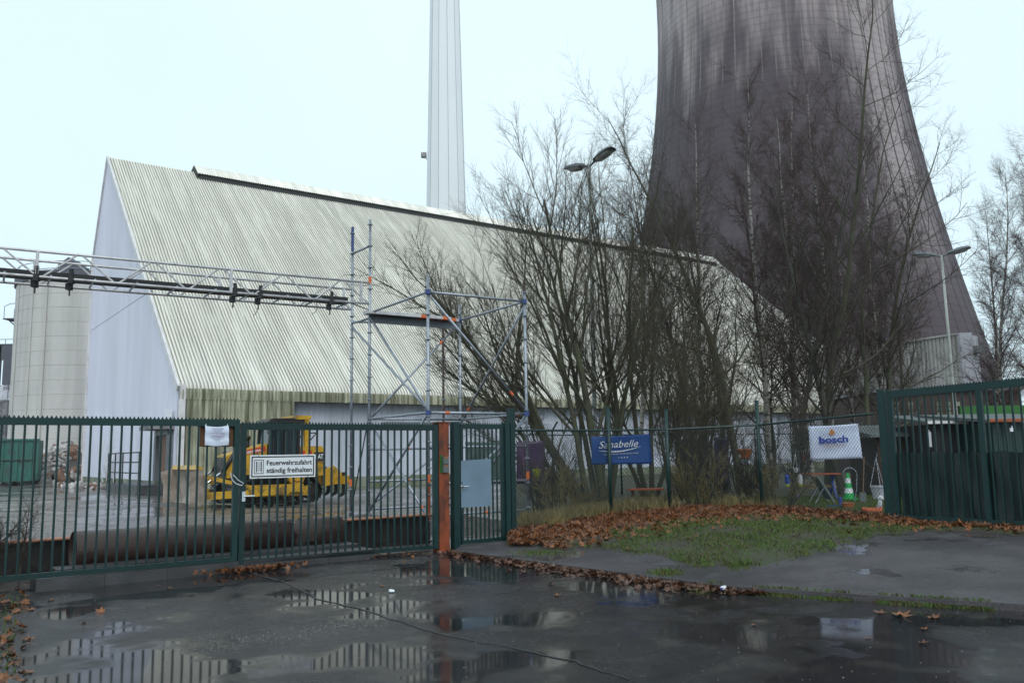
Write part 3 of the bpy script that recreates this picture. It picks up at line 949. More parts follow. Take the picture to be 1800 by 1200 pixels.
for (x0, x1, y0, y1) in ((20, 31, 631, 648), (20, 31, 651, 664)):
    wnd = MB().lohi((rx_(x0), RY + 0.1, rz_(y0) - 0.12), (rx_(x1), RY + 0.25, rz_(y0))).build('window_frame', 'ruin_dark', ruin)
    for k in range(1, 3):
        xx = rx_(x0 + (x1 - x0) * k / 3)
        MB().lohi((xx - 0.06, RY + 0.1, rz_(y1)), (xx + 0.06, RY + 0.2, rz_(y0))).build('glazing_bar', 'ruin_dark', wnd)
    zz = (rz_(y0) + rz_(y1)) / 2
    MB().lohi((rx_(x0), RY + 0.12, zz - 0.06), (rx_(x1), RY + 0.18, zz + 0.06)).build('glazing_bar', 'ruin_dark', wnd)
for (x0, x1) in ((-70, -22), (-20, 17), (19, 36)):
    MB().lohi((rx_(x0), RY - 0.3, rz_(701)), (rx_(x1), RY + 0.3, rz_(677))).build('white_panel', 'ruin_white', ruin)
for (x0, x1) in ((-70, -22), (-20, 16), (33, 62)):
    MB().lohi((rx_(x0), RY - 0.1, -0.2), (rx_(x1), RY + 0.4, rz_(702))).build('lower_wall', 'ruin_grey', ruin)
MB().lohi((rx_(-70), RY + 8, -0.2), (rx_(16), RY + 8.4, rz_(702))).build('back_wall', 'ruin_dark', ruin)
MB().lohi((rx_(16), RY + 3, -0.2), (rx_(34), RY + 3.4, rz_(720))).build('inner_wall', 'ruin_white', ruin)
MB().lohi((rx_(-70), RY - 0.02, rz_(606) + 0.01), (rx_(62), RY + 0.55, rz_(604))).build('parapet', 'ruin_dark', ruin)
for k in range(6):
    MB().tube((rx_(-50 + 16 * k), RY + 1, RZT), (rx_(-50 + 16 * k), RY + 1, RZT + 0.9), 0.05, 5).build('rail_post', 'galv', ruin)
MB().tube((rx_(-60), RY + 1, RZT + 0.9), (rx_(34), RY + 1, RZT + 0.9), 0.05, 5).build('guard_rail', 'galv', ruin)

# ================================================================== CORRUGATED ENCLOSURE NEXT TO THE TOWER
BY = 62.0
e0, e1, e2 = aty(1530, 640, BY), aty(1684, 600, BY), aty(1735, 600, BY)
EZ = float(aty(1684, 588, BY)[2])
encl = thing('plant_enclosure', (e1[0], BY, 0), 'stained corrugated steel plant enclosure with pale end wall before the tower', 'enclosure')
mb = MB()
n = 46
pts = []
for i in range(n):
    x = e0[0] + (e1[0] - e0[0]) * i / n
    w = (e1[0] - e0[0]) / n
    pts += [(x, 0), (x + 0.3 * w, 0), (x + 0.45 * w, 0.14), (x + 0.85 * w, 0.14)]
d0 = 8.0
for i in range(n):
    seg = pts[i * 4:(i + 1) * 4] + ([pts[(i + 1) * 4]] if i < n - 1 else [(e1[0], 0)])
    MB().grid([[(x, BY + d + 14 * (e1[0] - x) / (e1[0] - e0[0]), z) for x, d in seg] for z in (2.6, EZ)]).build('wall_sheet', 'louvre', encl)
MB().lohi((e1[0], BY - 0.3, 0), (e1[0] + 0.9, BY + 0.2, EZ + 0.1)).build('corner_pilaster', 'pale_wall', encl)
MB().add([(e1[0] + 0.9, BY, -0.1), (e2[0], BY + 1.2, -0.1), (e2[0], BY + 1.2, EZ), (e1[0] + 0.9, BY, EZ),
          (e1[0] + 0.9, BY + 9, -0.1), (e2[0], BY + 9, -0.1), (e2[0], BY + 9, EZ), (e1[0] + 0.9, BY + 9, EZ)],
         [(0, 1, 2, 3), (1, 5, 6, 2), (3, 2, 6, 7), (0, 3, 7, 4)]).build('end_wall', 'pale_wall', encl)
fx = aty(1722, 613, BY)
MB().box((fx[0], BY + 0.55, fx[2]), (0.75, 0.9, 0.5)).build('floodlight', 'roof_felt', encl)
MB().lohi((e0[0], BY - 0.4, 0), (e1[0] - 2, BY - 0.1, 2.9)).lohi((e1[0] - 2, BY - 0.5, 0), (e1[0] + 0.6, BY - 0.31, 2.7)).build('base_wall', 'pale_wall', encl)
mb = MB()
MB().beam((e0[0], BY + 14, EZ + 0.05), (e1[0], BY, EZ + 0.05), 0.3, 0.12).build('coping', 'louvre', encl)
MT['clod'] = M('dug_mud', (0.060, 0.052, 0.046), 0.55, var=0.5, scale=5, bump=0.8, bscale=12)

# ================================================================== SKIP AND RUBBLE
kp = gnd(62, 851)
skp = thing('roll_off_container', (kp[0], kp[1], 0), 'green steel roll-off container standing in the yard left of the rubble', 'container')
SKH = float(onplane(62, 773, kp, np.array([kp[0], kp[1], 0]))[2])
sx = np.array([-0.93, -0.37, 0]); sx /= np.linalg.norm(sx)      # long side runs off to the left
sy = np.array([-sx[1], sx[0], 0]) * -1
if sy[1] < 0: sy = -sy
def kk(a, b, z): return kp + sx * a + sy * b + ZU * z
MB().prism([(0.25, 0.25), (6.0, 0.25), (6.0, SKH), (-0.1, SKH), (-0.1, 0.9)], kp, sx, ZU, sy * 0.08).build('side_panel', 'skip_green', skp)
MB().prism([(0.25, 0.25), (6.0, 0.25), (6.0, SKH), (-0.1, SKH), (-0.1, 0.9)], kp + sy * 2.2, sx, ZU, sy * 0.08).build('side_panel', 'skip_green', skp)
MB().box(kk(-0.02, 1.15, (SKH + 0.3) / 2), (0.1, 2.1, SKH - 0.3), (sx, sy, ZU)).build('end_door', 'skip_green', skp)
MB().box(kk(3.0, 1.15, 0.3), (5.6, 2.1, 0.1), (sx, sy, ZU)).build('floor_plate', 'black_steel', skp)
MB().beam(kk(-0.15, -0.06, SKH + 0.02), kk(6.0, -0.06, SKH + 0.02), 0.16, 0.14).build('top_rail', 'skip_green', skp)
for k in range(7):
    MB().box(kk(0.35 + 0.9 * k, -0.05, SKH / 2 + 0.1), (0.14, 0.1, SKH - 0.5), (sx, sy, ZU)).build('stiffener', 'skip_green', skp)
MB().tube(kk(0.1, -0.1, SKH * 0.55), kk(2.6, -0.1, SKH * 0.55), 0.045, 6).build('lashing_bar', 'black_steel', skp)
for a in (0.6, 5.2):
    w_ = MB().tube(kk(a, 0.2, 0.13), kk(a, 0.5, 0.13), 0.15, 12).build('roller', 'black_steel', skp)

def rock_mesh(seed, n1=6, n2=5):
    r = np.random.default_rng(seed)
    mb = MB()
    vs = [(0, 0, -0.42)]
    for i in range(1, n2 - 1):
        ph = -PI / 2 + PI * i / (n2 - 1)
        for j in range(n1):
            t = 2 * PI * j / n1 + r.uniform(-0.25, 0.25)
            k = r.uniform(0.75, 1.15) * 0.55
            vs.append((math.cos(t) * math.cos(ph) * k, math.sin(t) * math.cos(ph) * k, math.sin(ph) * k * 0.8))
    vs.append((0, 0, 0.42))
    fs = []
    for j in range(n1):
        fs.append((0, 1 + (j + 1) % n1, 1 + j))
        for i in range(n2 - 3):
            a = 1 + i * n1
            fs.append((a + j, a + (j + 1) % n1, a + n1 + (j + 1) % n1, a + n1 + j))
        l = 1 + (n2 - 3) * n1
        fs.append((l + j, l + (j + 1) % n1, len(vs) - 1))
    mb.add(vs, fs)
    return mb
ROCKS = []
for k in range(8):
    me = rock_mesh(k).mesh('rubble_block')
    me.materials.append(MT['rubble'] if k < 6 else MT['rubble_red'])
    ROCKS.append(me)
RP = aty(118, 836, 69.0); RP[2] = 0
pile = thing('rubble_heap', RP, 'heap of broken concrete and brick between container and gable', 'rubble')
MB().lathe([(5.2, -0.1), (4.1, 0.7), (2.4, 1.8), (0.8, 2.6), (0.05, 2.75)], RP, 18).build('core', 'clod', pile)
for k in range(290):
    a, q = random.uniform(PI, 2 * PI), random.random() ** 0.7
    r = 5.6 * q
    z = 3.0 * (1 - q) + random.uniform(-0.1, 0.25)
    o = inst('rubble_block', random.choice(ROCKS), pile, (r * math.cos(a), r * math.sin(a), max(0.1, z)), (random.uniform(0, 6), random.uniform(0, 6), random.uniform(0, 6)))
    s = random.uniform(0.28, 0.85) if k > 25 else random.uniform(0.8, 1.2)
    o.scale = (s, s * random.uniform(0.6, 1.1), s * random.uniform(0.5, 0.9))
deb = thing('debris_strip', wp(-0.9, 18, 0), 'low strip of broken rubble along the foot of the lilac gable', 'rubble')
for k in range(70):
    s = random.uniform(12, 24)
    p = wp(-random.uniform(0.3, 2.0), s, random.uniform(0.0, 0.18)) - np.array(wloc(deb))
    o = inst('rubble_block', random.choice(ROCKS), deb, p, (random.uniform(0, 6), random.uniform(0, 6), random.uniform(0, 6)))
    q = random.uniform(0.2, 0.55)
    o.scale = (q, q * 0.8, q * 0.6)

# ================================================================== GATES
def bar_mesh(name, h, w, mat):
    me = MB().box((0, 0, h / 2), (w, w, h), (GD, GN, ZU)).mesh(name)
    me.materials.append(MT[mat])
    return me
ZT, ZB = 2.13, 0.15
def gate_leaf(s0, s1, label, zb0, zb1, hinge_right, top=ZT, post_w=0.075):
    root = thing('gate_leaf', gp((s0 + s1) / 2, 0), label, 'gate')
    MB().beam(gp(s0, top - 0.045), gp(s1, top - 0.045), 0.06, 0.09).build('top_rail', 'green_paint', root)
    MB().beam(gp(s0, zb0 + 0.03), gp(s1, zb1 + 0.03), 0.06, 0.065).build('bottom_rail', 'green_paint', root)
    for s in (s0 + post_w / 2, s1 - post_w / 2):
        zb = zb0 + (zb1 - zb0) * (s - s0) / (s1 - s0)
        MB().beam(gp(s, zb - 0.003), gp(s, top + 0.003), post_w, 0.066, up=GN).build('stile', 'green_paint', root)
    n = int(round((s1 - s0 - 2 * post_w) / 0.125))
    for k in range(1, n):
        s = s0 + post_w + (s1 - s0 - 2 * post_w) * k / n
        zb = zb0 + (zb1 - zb0) * (s - s0) / (s1 - s0)
        MB().box(gp(s, (zb + top) / 2 - 0.01), (0.025, 0.025, top - zb - 0.09), (GD, GN, ZU)).build('bar', 'green_paint', root)
    tm = MB()
    nt = int((s1 - s0) / 0.052)
    for k in range(nt):
        s = s0 + (k + 0.5) * (s1 - s0) / nt
        tm.prism([(-0.021, 0), (0.021, 0), (0.0, 0.037)], gp(s, top, -0.004), GD, ZU, GN * 0.006)
    tm.build('spike_strip', 'green_paint', root)
    return root
SL0, SL1 = -1.05, 2.52
SR0, SR1 = 2.545, 5.93
leafL = gate_leaf(SL0, SL1, 'dark green barred gate leaf carrying the plastic-sleeved notice', 0.17, 0.155, True, top=2.15)
leafR = gate_leaf(SR0, SR1, 'dark green barred gate leaf carrying the fire brigade access sign', 0.105, 0.06, False, top=2.10, post_w=0.08)
# lock handle of the right leaf, chain tie round the meeting stiles
hp = gpix(432, 872, -0.06)
MB().tube(hp - GD * 0.03, hp + GD * 0.13, 0.014, 6).box(hp - GD * 0.03 + GN * 0.02, (0.05, 0.04, 0.14), (GD, GN, ZU)).build('lock_handle', 'chrome', leafR)
tie = MB()
pts = [gpix(x, y, -0.05) for x, y in ((405, 830), (408, 843), (415, 850), (425, 853), (428, 849), (418, 843), (410, 834))]
tie.path(pts, 0.006, 5)
tag(tie.build('cable_tie', 'white', at=pts[0]), 'thin white cord tied round the meeting stiles of the gate', 'cord')

# notice in a plastic sleeve, hung on a brown board
bc = gpix(380, 760, -0.0)
bo = MB()
b00, b11 = gpix(351, 785, 0.03), gpix(411, 737, 0.03)
bw = float((b11 - b00) @ GD); bh = float(b11[2] - b00[2])
tag(MB().prism([(0, 0), (bw, 0), (bw, bh), (0, bh)], b00, GD, ZU, GN * 0.015).build('backing_board', 'board_brown', at=b00), 'brown board fixed behind the bars at the notice', 'board')
n00, n11 = gpix(359, 782, -0.03), gpix(402, 747, -0.03)
nw, nh = float((n11 - n00) @ GD), float(n11[2] - n00[2])
notice = thing('notice', n00, 'crumpled white notice in a plastic sleeve tied to the gate', 'notice')
mb = MB()
P = []
for i in range(9):
    rw = []
    for j in range(9):
        a, b = j / 8, i / 8
        sag = 0.03 * math.sin(a * PI) * (1 - b) - 0.012 * math.sin(2 * PI * a) * b
        off = 0.012 * math.sin(7 * a + 3 * b) + 0.008 * math.sin(11 * b)
        rw.append(n00 + GD * (a * nw) + ZU * (b * nh - (0.025 * math.sin(PI * a) if i == 8 else sag * 0.5)) - GN * (0.012 + off))
    P.append(rw)
mb.grid(P)
mb.build('sleeve', 'sheet_film', notice, smooth=True)
mb = MB()
for k, (a, w, hh) in enumerate(((0.82, 0.5, 0.010), (0.72, 0.36, 0.008), (0.6, 0.6, 0.008), (0.44, 0.55, 0.014), (0.38, 0.3, 0.008), (0.26, 0.25, 0.006))):
    mb.box(n00 + GD * nw * 0.5 + ZU * nh * a - GN * 0.036, (nw * w, 0.001, hh), (GD, GN, ZU))
mb.build('print_lines', 'mauve_ink', notice)
for a in (0.05, 0.95):
    MB().tube(n00 + GD * nw * a + ZU * nh * 0.97 - GN * 0.01, n00 + GD * nw * a + ZU * (nh + 0.05) + GN * 0.02, 0.004, 5).build('tie', 'white', notice)

# fire brigade sign
f00, f11 = gpix(439, 841, -0.045), gpix(554.5, 798, -0.045)
fw, fh = float((f11 - f00) @ GD), float(f11[2] - f00[2])
f00 = f00 + ZU * 0.0
fsign = thing('fire_access_sign', f00, 'white rectangular sign reading Feuerwehrzufahrt ständig freihalten on the gate bars', 'sign')
def srect(x0, y0, x1, y1, off, mat, name, th=0.0015):
    return MB().prism([(x0 * fw, y0 * fh), (x1 * fw, y0 * fh), (x1 * fw, y1 * fh), (x0 * fw, y1 * fh)], f00 - GN * off, GD, ZU, GN * th).build(name, mat, fsign)
srect(0, 0, 1, 1, 0.0, 'sign_white', 'plate', 0.004)
bx = MB()
for (x0, y0, x1, y1) in ((.02, .06, .98, .11), (.02, .89, .98, .94), (.02, .11, .037, .89), (.963, .11, .98, .89),
                         (.06, .20, .20, .225), (.06, .775, .20, .80), (.06, .225, .068, .775), (.192, .225, .20, .775),
                         (.088, .27, .10, .73), (.16, .27, .172, .73)):
    bx.prism([(x0 * fw, y0 * fh), (x1 * fw, y0 * fh), (x1 * fw, y1 * fh), (x0 * fw, y1 * fh)], f00 - GN * 0.003, GD, ZU, GN * 0.001)
for k in range(5):
    y = .33 + .085 * k
    bx.prism([(.10 * fw, y * fh), (.16 * fw, y * fh), (.16 * fw, (y + .022) * fh), (.10 * fw, (y + .022) * fh)], f00 - GN * 0.003, GD, ZU, GN * 0.001)
bx.build('border_and_ladder_symbol', 'ink', fsign)
text_mesh('Feuerwehrzufahrt', 0.30 * fh, f00 + GD * .245 * fw + ZU * .56 * fh - GN * 0.003, GD, ZU, width=.70 * fw, bold=0.022).build('lettering', 'ink', fsign)
text_mesh('ständig freihalten', 0.30 * fh, f00 + GD * .245 * fw + ZU * .23 * fh - GN * 0.003, GD, ZU, width=.70 * fw, bold=0.022).build('lettering', 'ink', fsign)
for x, y in ((.12, .03), (.88, .03), (.12, .965), (.88, .965)):
    MB().tube(f00 + GD * x * fw + ZU * y * fh - GN * 0.008, f00 + GD * x * fw + ZU * y * fh, 0.007, 8).build('bolt', 'galv', fsign)

# rust-red H-beam gate post with two call boxes
ps0, ps1 = 5.955, 6.155
rp = thing('steel_gate_post', gp(6.05, 0), 'rust-red steel beam post between the gate and the wicket', 'post')
for off in (-0.02, 0.17):
    MB().box(gp((ps0 + ps1) / 2, 1.07, off), (ps1 - ps0, 0.016, 2.14), (GD, GN, ZU)).build('flange', 'rust_red', rp)
MB().box(gp((ps0 + ps1) / 2, 1.07, 0.075), (0.012, 0.172, 2.138), (GD, GN, ZU)).build('web', 'rust_red', rp)
MB().box(gp((ps0 + ps1) / 2, 2.15, 0.075), (0.23, 0.24, 0.018), (GD, GN, ZU)).build('cap_plate', 'rust_red', rp)
cb = gpix(778, 815, -0.045)
call = thing('call_box', cb, 'small two-unit intercom box with orange nameplates on the rusty post', 'intercom')
MB().box(cb - GD * 0.02 + GN * 0.01, (0.05, 0.01, 0.30), (GD, GN, ZU)).build('back_plate', 'fascia_green', call)
for dz in (0.06, -0.08):
    u_ = MB().box(cb + ZU * dz + GD * 0.05 - GN * 0.01, (0.11, 0.05, 0.125), (GD, GN, ZU)).build('unit', 'roof_felt', call)
    MB().box(cb + ZU * (dz + 0.045) + GD * 0.05 - GN * 0.037, (0.075, 0.004, 0.022), (GD, GN, ZU)).build('nameplate', 'terracotta', u_)

# wicket gate between two green posts
ws0, ws1 = 6.40, 7.33
pA = MB().box(gp(6.295, 1.08), (0.12, 0.12, 2.16), (GD, GN, ZU)).build('wicket_post', 'green_paint', at=gp(6.295, 0))
tag(pA, 'square green post next to the rusty beam post', 'post')
wk = thing('wicket_gate', gp((ws0 + ws1) / 2, 0), 'narrow green barred wicket gate with a grey blank plate and lever handle', 'gate')
WZT, WZB = 2.12, 0.09
MB().beam(gp(ws0, WZT - 0.04), gp(ws1, WZT - 0.04), 0.05, 0.08).build('top_rail', 'green_paint', wk)
MB().beam(gp(ws0, WZB + 0.03), gp(ws1, WZB + 0.03), 0.05, 0.06).build('bottom_rail', 'green_paint', wk)
for s in (ws0 + 0.025, ws1 - 0.025):
    MB().beam(gp(s, WZB - 0.003), gp(s, WZT + 0.003), 0.05, 0.056, up=GN).build('stile', 'green_paint', wk)
for k in range(1, 9):
    s = ws0 + 0.05 + (ws1 - ws0 - 0.1) * k / 9
    MB().box(gp(s, (WZT + WZB) / 2), (0.025, 0.025, WZT - WZB - 0.1), (GD, GN, ZU)).build('bar', 'green_paint', wk)
tm = MB()
for k in range(18):
    tm.prism([(-0.02, 0), (0.02, 0), (0.0, 0.035)], gp(ws0 + (k + 0.5) * (ws1 - ws0) / 18, WZT, -0.004), GD, ZU, GN * 0.006)
tm.build('spike_strip', 'green_paint', wk)
g00, g11 = gpix(811, 892, -0.035), gpix(863, 808, -0.035)
gw, gh = float((g11 - g00) @ GD), float(g11[2] - g00[2])
plate = MB().prism([(0, 0), (gw, 0), (gw, gh + 0.02), (0, gh)], g00, GD, ZU, GN * 0.004).build('blank_plate', 'grey_plate', wk)
hd = gpix(812, 855, -0.05)
MB().box(hd + GN * 0.012, (0.035, 0.012, 0.16), (GD, GN, ZU)).tube(hd, hd - GN * 0.05, 0.012, 8).tube(hd - GN * 0.05 - GD * 0.01, hd - GN * 0.05 + GD * 0.10, 0.014, 8).build('lever_handle', 'chrome', wk)
for s, hh in ((7.40, 2.16), (7.52, 2.42)):
    pB = MB().box(gp(s, hh / 2 + 0.03), (0.10, 0.12, hh - 0.06), (GD, GN, ZU)).build('wicket_post', 'green_paint', at=gp(s, 0))
    tag(pB, 'square green hinge post of the wicket' if s < 7.45 else 'taller square green end post where the mesh fence starts', 'post')

# sliding sill under the gate, girder and pipe behind it
a0, a1 = gp(-0.02, 0, 0.0), gp(4.74, 0, 0.0)
sill = MB()
for k in range(6):
    s0, s1 = 0.0 + 0.79 * k, 0.79 * (k + 1) - 0.004
    blk = MB().box(gp((s0 + s1) / 2, 0.075 - 0.003, 0.18), (s1 - s0, 0.42, 0.155), (GD, GN, ZU))
    if k == 0:
        sill_root = thing('gate_sill', gp(0, 0, 0), 'low dark concrete sill lying under the barred gate', 'sill')
    blk.build('sill_block', 'dark_concrete', sill_root)
MB().box(gp(2.5, 0.10, 0.62), (4.4, 0.42, 0.20), (GD, GN, ZU)).build('rear_step', 'dark_concrete', sill_root)
# girder
gq0, gq1 = gnd(-60, 1005), gnd(775, 950)
ib = thing('steel_girder', gq0, 'long dark H-beam girder with rusty top flange behind the gate', 'girder')
i0, i1 = gp(-3.0, 0, 1.75), gp(6.75, 0, 1.55)
for z, mt_, nm in ((0.02, 'black_steel', 'flange'), (0.50, 'rust_bright', 'flange')):
    MB().beam(i0 + ZU * z, i1 + ZU * z, 0.30, 0.022).build(nm, mt_, ib)
MB().beam(i0 + ZU * 0.26, i1 + ZU * 0.26, 0.014, 0.456).build('web', 'black_steel', ib)
# rusty pipe and its broken-off end
def pipe(p, q, r, name, label):
    d, s, u = basis(np.asarray(q) - np.asarray(p))
    mb = MB()
    n = 28
    b = 0
    L = np.linalg.norm(np.asarray(q) - np.asarray(p))
    for rr, t in ((r, 0), (r, L), (r - 0.02, L), (r - 0.02, 0), (r, 0)):
        for j in range(n):
            a = 2 * PI * j / n
            jag = 0.0
            mb.v.append(tuple(np.asarray(p) + d * t + (s * math.cos(a) + u * math.sin(a)) * rr))
    for i in range(4):
        for j in range(n):
            mb.f.append((i * n + j, i * n + (j + 1) % n, (i + 1) * n + (j + 1) % n, (i + 1) * n + j))
    o = mb.build(name, 'rust', at=tuple(p), smooth=True)
    tag(o, label, 'pipe')
    return o
PR = 0.275
pipe(gp(0.62, PR + 0.08, 1.12), gp(3.80, PR + 0.08, 1.12), PR, 'rusty_pipe', 'long thick rusty pipe lying behind the gate sill')
pipe(gp(4.03, PR + 0.06, 1.20), gp(4.72, PR + 0.06, 1.20), PR, 'pipe_offcut', 'short rusty pipe offcut lying next to the long pipe')
mb = MB()
for k in range(9):
    a = -0.3 + 1.3 * k / 8
    mb.v += [tuple(gp(3.78 + 0.30 * (1 if j else 0) + 0.05 * math.sin(k), PR + 0.08 + (PR + 0.01 + 0.05 * j) * math.sin(a), 1.12 - (PR + 0.01 + 0.05 * j) * math.cos(a))) for j in (0, 1)]
mb.f = [(2 * k, 2 * k + 1, 2 * k + 3, 2 * k + 2) for k in range(8)]
o = mb.build('torn_collar', 'rust', at=gp(3.9, 0.3, 1.1)); tag(o, 'torn curled steel collar at the end of the long rusty pipe', 'scrap')
o.modifiers.new('thick', 'SOLIDIFY').thickness = 0.012
# heap of mud at the scaffold foot
def heap(name, c, rx, ry, h, mat, label, cat, seed, n=26):
    r = np.random.default_rng(seed)
    mb = MB()
    ph = r.uniform(0, 6, 6)
    P = []
    for i in range(n):
        rw = []
        for j in range(n):
            a, b = -1 + 2 * i / (n - 1), -1 + 2 * j / (n - 1)
            q = max(0, 1 - (a * a + b * b))
            z = h * q ** 0.8 * (0.75 + 0.25 * math.sin(5 * a + ph[0]) * math.sin(4 * b + ph[1])) + (0.12 * h * r.uniform(-1, 1) if q > 0 else -0.1)
            rw.append((c[0] + a * rx, c[1] + b * ry, c[2] + z - 0.05))
        P.append(rw)
    mb.grid(P)
    return tag(mb.build(name, mat, at=tuple(c)), label, cat)
heap('mud_heap', (-3.4, 18.4, 0), 2.2, 1.2, 0.42, 'clod', 'heap of dug dark mud round the two tall scaffold standards', 'mud', 3)
heap('mud_heap', (-1.5, 19.6, 0), 1.6, 1.2, 0.35, 'clod', 'low mud heap under the scaffold deck', 'mud', 5)

# ================================================================== SCAFFOLD TOWER AND CABLE BRIDGE
S2 = np.array([-3.20, 19.01, 0]); S3 = np.array([-1.65, 16.62, 0]); S4 = np.array([0.28, 17.89, 0]); S5 = np.array([-1.25, 20.31, 0])
S1 = np.array([-3.74, 19.75, 0]); S6 = np.array([-1.72, 21.1, 0])
scaf = thing('scaffold_tower', (S2 + S4) / 2, 'galvanised ring-lock scaffold tower with diagonal braces behind the wicket', 'scaffold')
rosette = MB().lathe([(0.024, -0.02), (0.062, -0.006), (0.062, 0.006), (0.024, 0.02)], (0, 0, 0), 8).mesh('rosette')
rosette.materials.append(MT['galv'])
SOFF = np.array(wloc(scaf))
def standard(p, z0, z1, mat='galv', tip=None):
    o = MB().tube(p + ZU * z0, p + ZU * z1, 0.03, 10).build('standard', mat, scaf, smooth=True)
    z = z0 + 0.35
    while z < z1 - 0.05:
        inst('rosette', rosette, o, p + ZU * z - SOFF)
        z += 0.5
    if tip:
        MB().tube(p + ZU * (z1 - 0.5), p + ZU * (z1 + 0.08), 0.034, 10).build('spigot', tip, o)
    return o
def zz(x, y, p):
    return float(onplane(x, y, p, np.array([p[0], p[1], 0]))[2])
T1, T2, T3, T4, T5 = zz(620, 405, S1), zz(652, 386, S2), zz(752, 482, S3), zz(922, 505, S4), zz(812, 536, S5)
standard(S1, 0.0, T1, tip='blue_steel'); standard(S2, 0.0, T2); standard(S3, 0.0, T3); standard(S4, 0.15, T4); standard(S5, 0.1, T5); standard(S6, 0.1, zz(782, 550, S6), 'rust')
ZT1, ZL = 4.80, 2.42
def ledger(p, q, z0, z1=None, mat='galv', r=0.026, mark=None):
    z1 = z0 if z1 is None else z1
    a, b = p + ZU * z0, q + ZU * z1
    o = MB().tube(a, b, r, 8).build('ledger' if abs(z0 - z1) < 0.3 else 'diagonal_brace', mat, scaf, smooth=True)
    if mark:
        d = (b - a) / np.linalg.norm(b - a)
        m_ = a + (b - a) * mark
        MB().tube(m_ - d * 0.05, m_ + d * 0.05, r + 0.004, 8).build('orange_mark', 'orange', o)
    return o
for z in (ZT1, ZL):
    ledger(S2, S3, z); ledger(S3, S4, z, mark=0.18 if z == ZL else None); ledger(S4, S5, z, mark=0.1 if z == ZL else None); ledger(S5, S2, z)
for z in (0.45, 1.05, 1.75):
    ledger(S3, S4, z, mark=0.55 if z < 1.5 else None)
    ledger(S2, S5, z, mark=0.4 if z > 1 else None)
ledger(S1, S2, ZT1 - 0.12); ledger(S1, S2, 6.35); ledger(S1, S5, 4.72)
# braces
ledger(S2, S3, ZT1 - 0.08, ZL + 0.05)
ledger(S1, S3, ZT1 - 0.2, ZL + 0.05)
ledger(S3, S4, ZT1 - 0.02, ZL + 0.05, mark=0.84)
ledger(S5, S2, ZT1 - 0.05, ZL - 0.02, mark=0.22)
ledger(S4, S5, ZT1 - 0.1, ZL - 0.1, mark=0.86)
ledger(S2, S3, ZL - 0.05, 0.4, mark=0.9); ledger(S5, S2, ZL - 0.4, 0.5); ledger(S3, S2, ZL, 0.4); ledger(S4, S5, ZL, 0.3); ledger(S3, S4, 0.4, ZL - 0.1)
for p, z in ((S2, ZT1), (S3, ZT1), (S4, ZT1), (S5, ZT1), (S3, ZL), (S4, ZL)):
    MB().box(p + ZU * z, (0.10, 0.10, 0.09)).build('coupler', 'blue_steel', scaf)
for p, z in ((S1, 1.0), (S2, 5.55), (S3, 1.15), (S4, 1.15)):
    MB().tube(p + ZU * (z - 0.08), p + ZU * (z + 0.08), 0.035, 8).build('orange_mark', 'orange', scaf)
MB().tube(S3 + ZU * 0.35, S3 + ZU * 1.0, 0.034, 8).build('rusty_sleeve', 'rust_red', scaf)
MB().tube(S4 + ZU * (T4 - 0.12), S4 + ZU * (T4 + 0.12), 0.034, 8).build('spigot', 'rust', scaf)
# deck plank between S2 and S5
dk0, dk1 = S2 * 0.94 + S5 * 0.06, S5 * 0.96 + S2 * 0.04
for k in range(2):
    off = GN * 0.0 + np.array([0.35, 0.55, 0]) / 0.65 * (0.02 + 0.31 * k) * -1
    d = MB().beam(dk0 + off + ZU * (ZT1 - 0.02), dk1 + off + ZU * (ZT1 - 0.02), 0.30, 0.07).build('deck_plank', 'alu', scaf)
    for q, m_ in ((0.93, 'orange'), (0.66, 'orange')):
        c = dk0 + (dk1 - dk0) * q + off + ZU * (ZT1 - 0.02)
        MB().beam(c - (dk1 - dk0) * 0.035, c + (dk1 - dk0) * 0.035, 0.306, 0.076).build('orange_mark', m_, d)
MB().beam(S2 + ZU * (ZT1 - 0.13), S5 + ZU * (ZT1 - 0.13), 0.05, 0.18).build('toe_board', 'lamp_head', scaf)
MB().beam((S2 * 0.85 + S5 * 0.15) + ZU * (ZL - 0.1), (S5 * 0.9 + S2 * 0.1) + ZU * (ZL - 0.1), 0.32, 0.06).build('lower_deck', 'lamp_head', scaf)

# bridge of paired lattice girders carrying a cable trough
br = thing('cable_bridge', (S2 + S1) / 2 + ZU * 5.0, 'long aluminium lattice bridge carrying a dark cable trough to the scaffold', 'bridge')
BZT, BZB = 5.49, 5.01
n_near = np.array([-9.35, 15.22, 0]); n_far = np.array([-9.80, 15.95, 0])
def extend(p, q, k):          # run on out of the frame at the same level
    return p + (q - p) * k
nearL, farL = extend(S2, n_near, 1.45), extend(S1, n_far, 1.45)
for nm, p, q in (('near_girder', S2, nearL), ('far_girder', S1, farL)):
    ch = MB().tube(p + ZU * BZT, q + ZU * BZT, 0.026, 10).tube(p + ZU * BZB, q + ZU * BZB, 0.026, 10).build(nm, 'alu', br, smooth=True)
    L = np.linalg.norm(q - p)
    nd = int(L / 0.62)
    for k in range(nd):
        t0, t1 = (k + 0.06) / nd, (k + 0.94) / nd
        a, b = (t0, t1)
        z0, z1 = (BZT, BZB) if k % 2 else (BZB, BZT)
        MB().tube(p + (q - p) * a + ZU * z0, p + (q - p) * b + ZU * z1, 0.019, 7).build('lattice_brace', 'alu', ch)
    for k in range(5):
        t = (0.02, 0.293, 0.63, 0.80, 0.98)[k]
        MB().beam(p + (q - p) * t + ZU * BZB, p + (q - p) * t + ZU * BZT, 0.05, 0.05, up=GN).build('upright', 'alu', ch)
mid0, mid1 = (S1 + S2) / 2, (nearL + farL) / 2
tr0 = mid0 + (mid1 - mid0) * 0.035
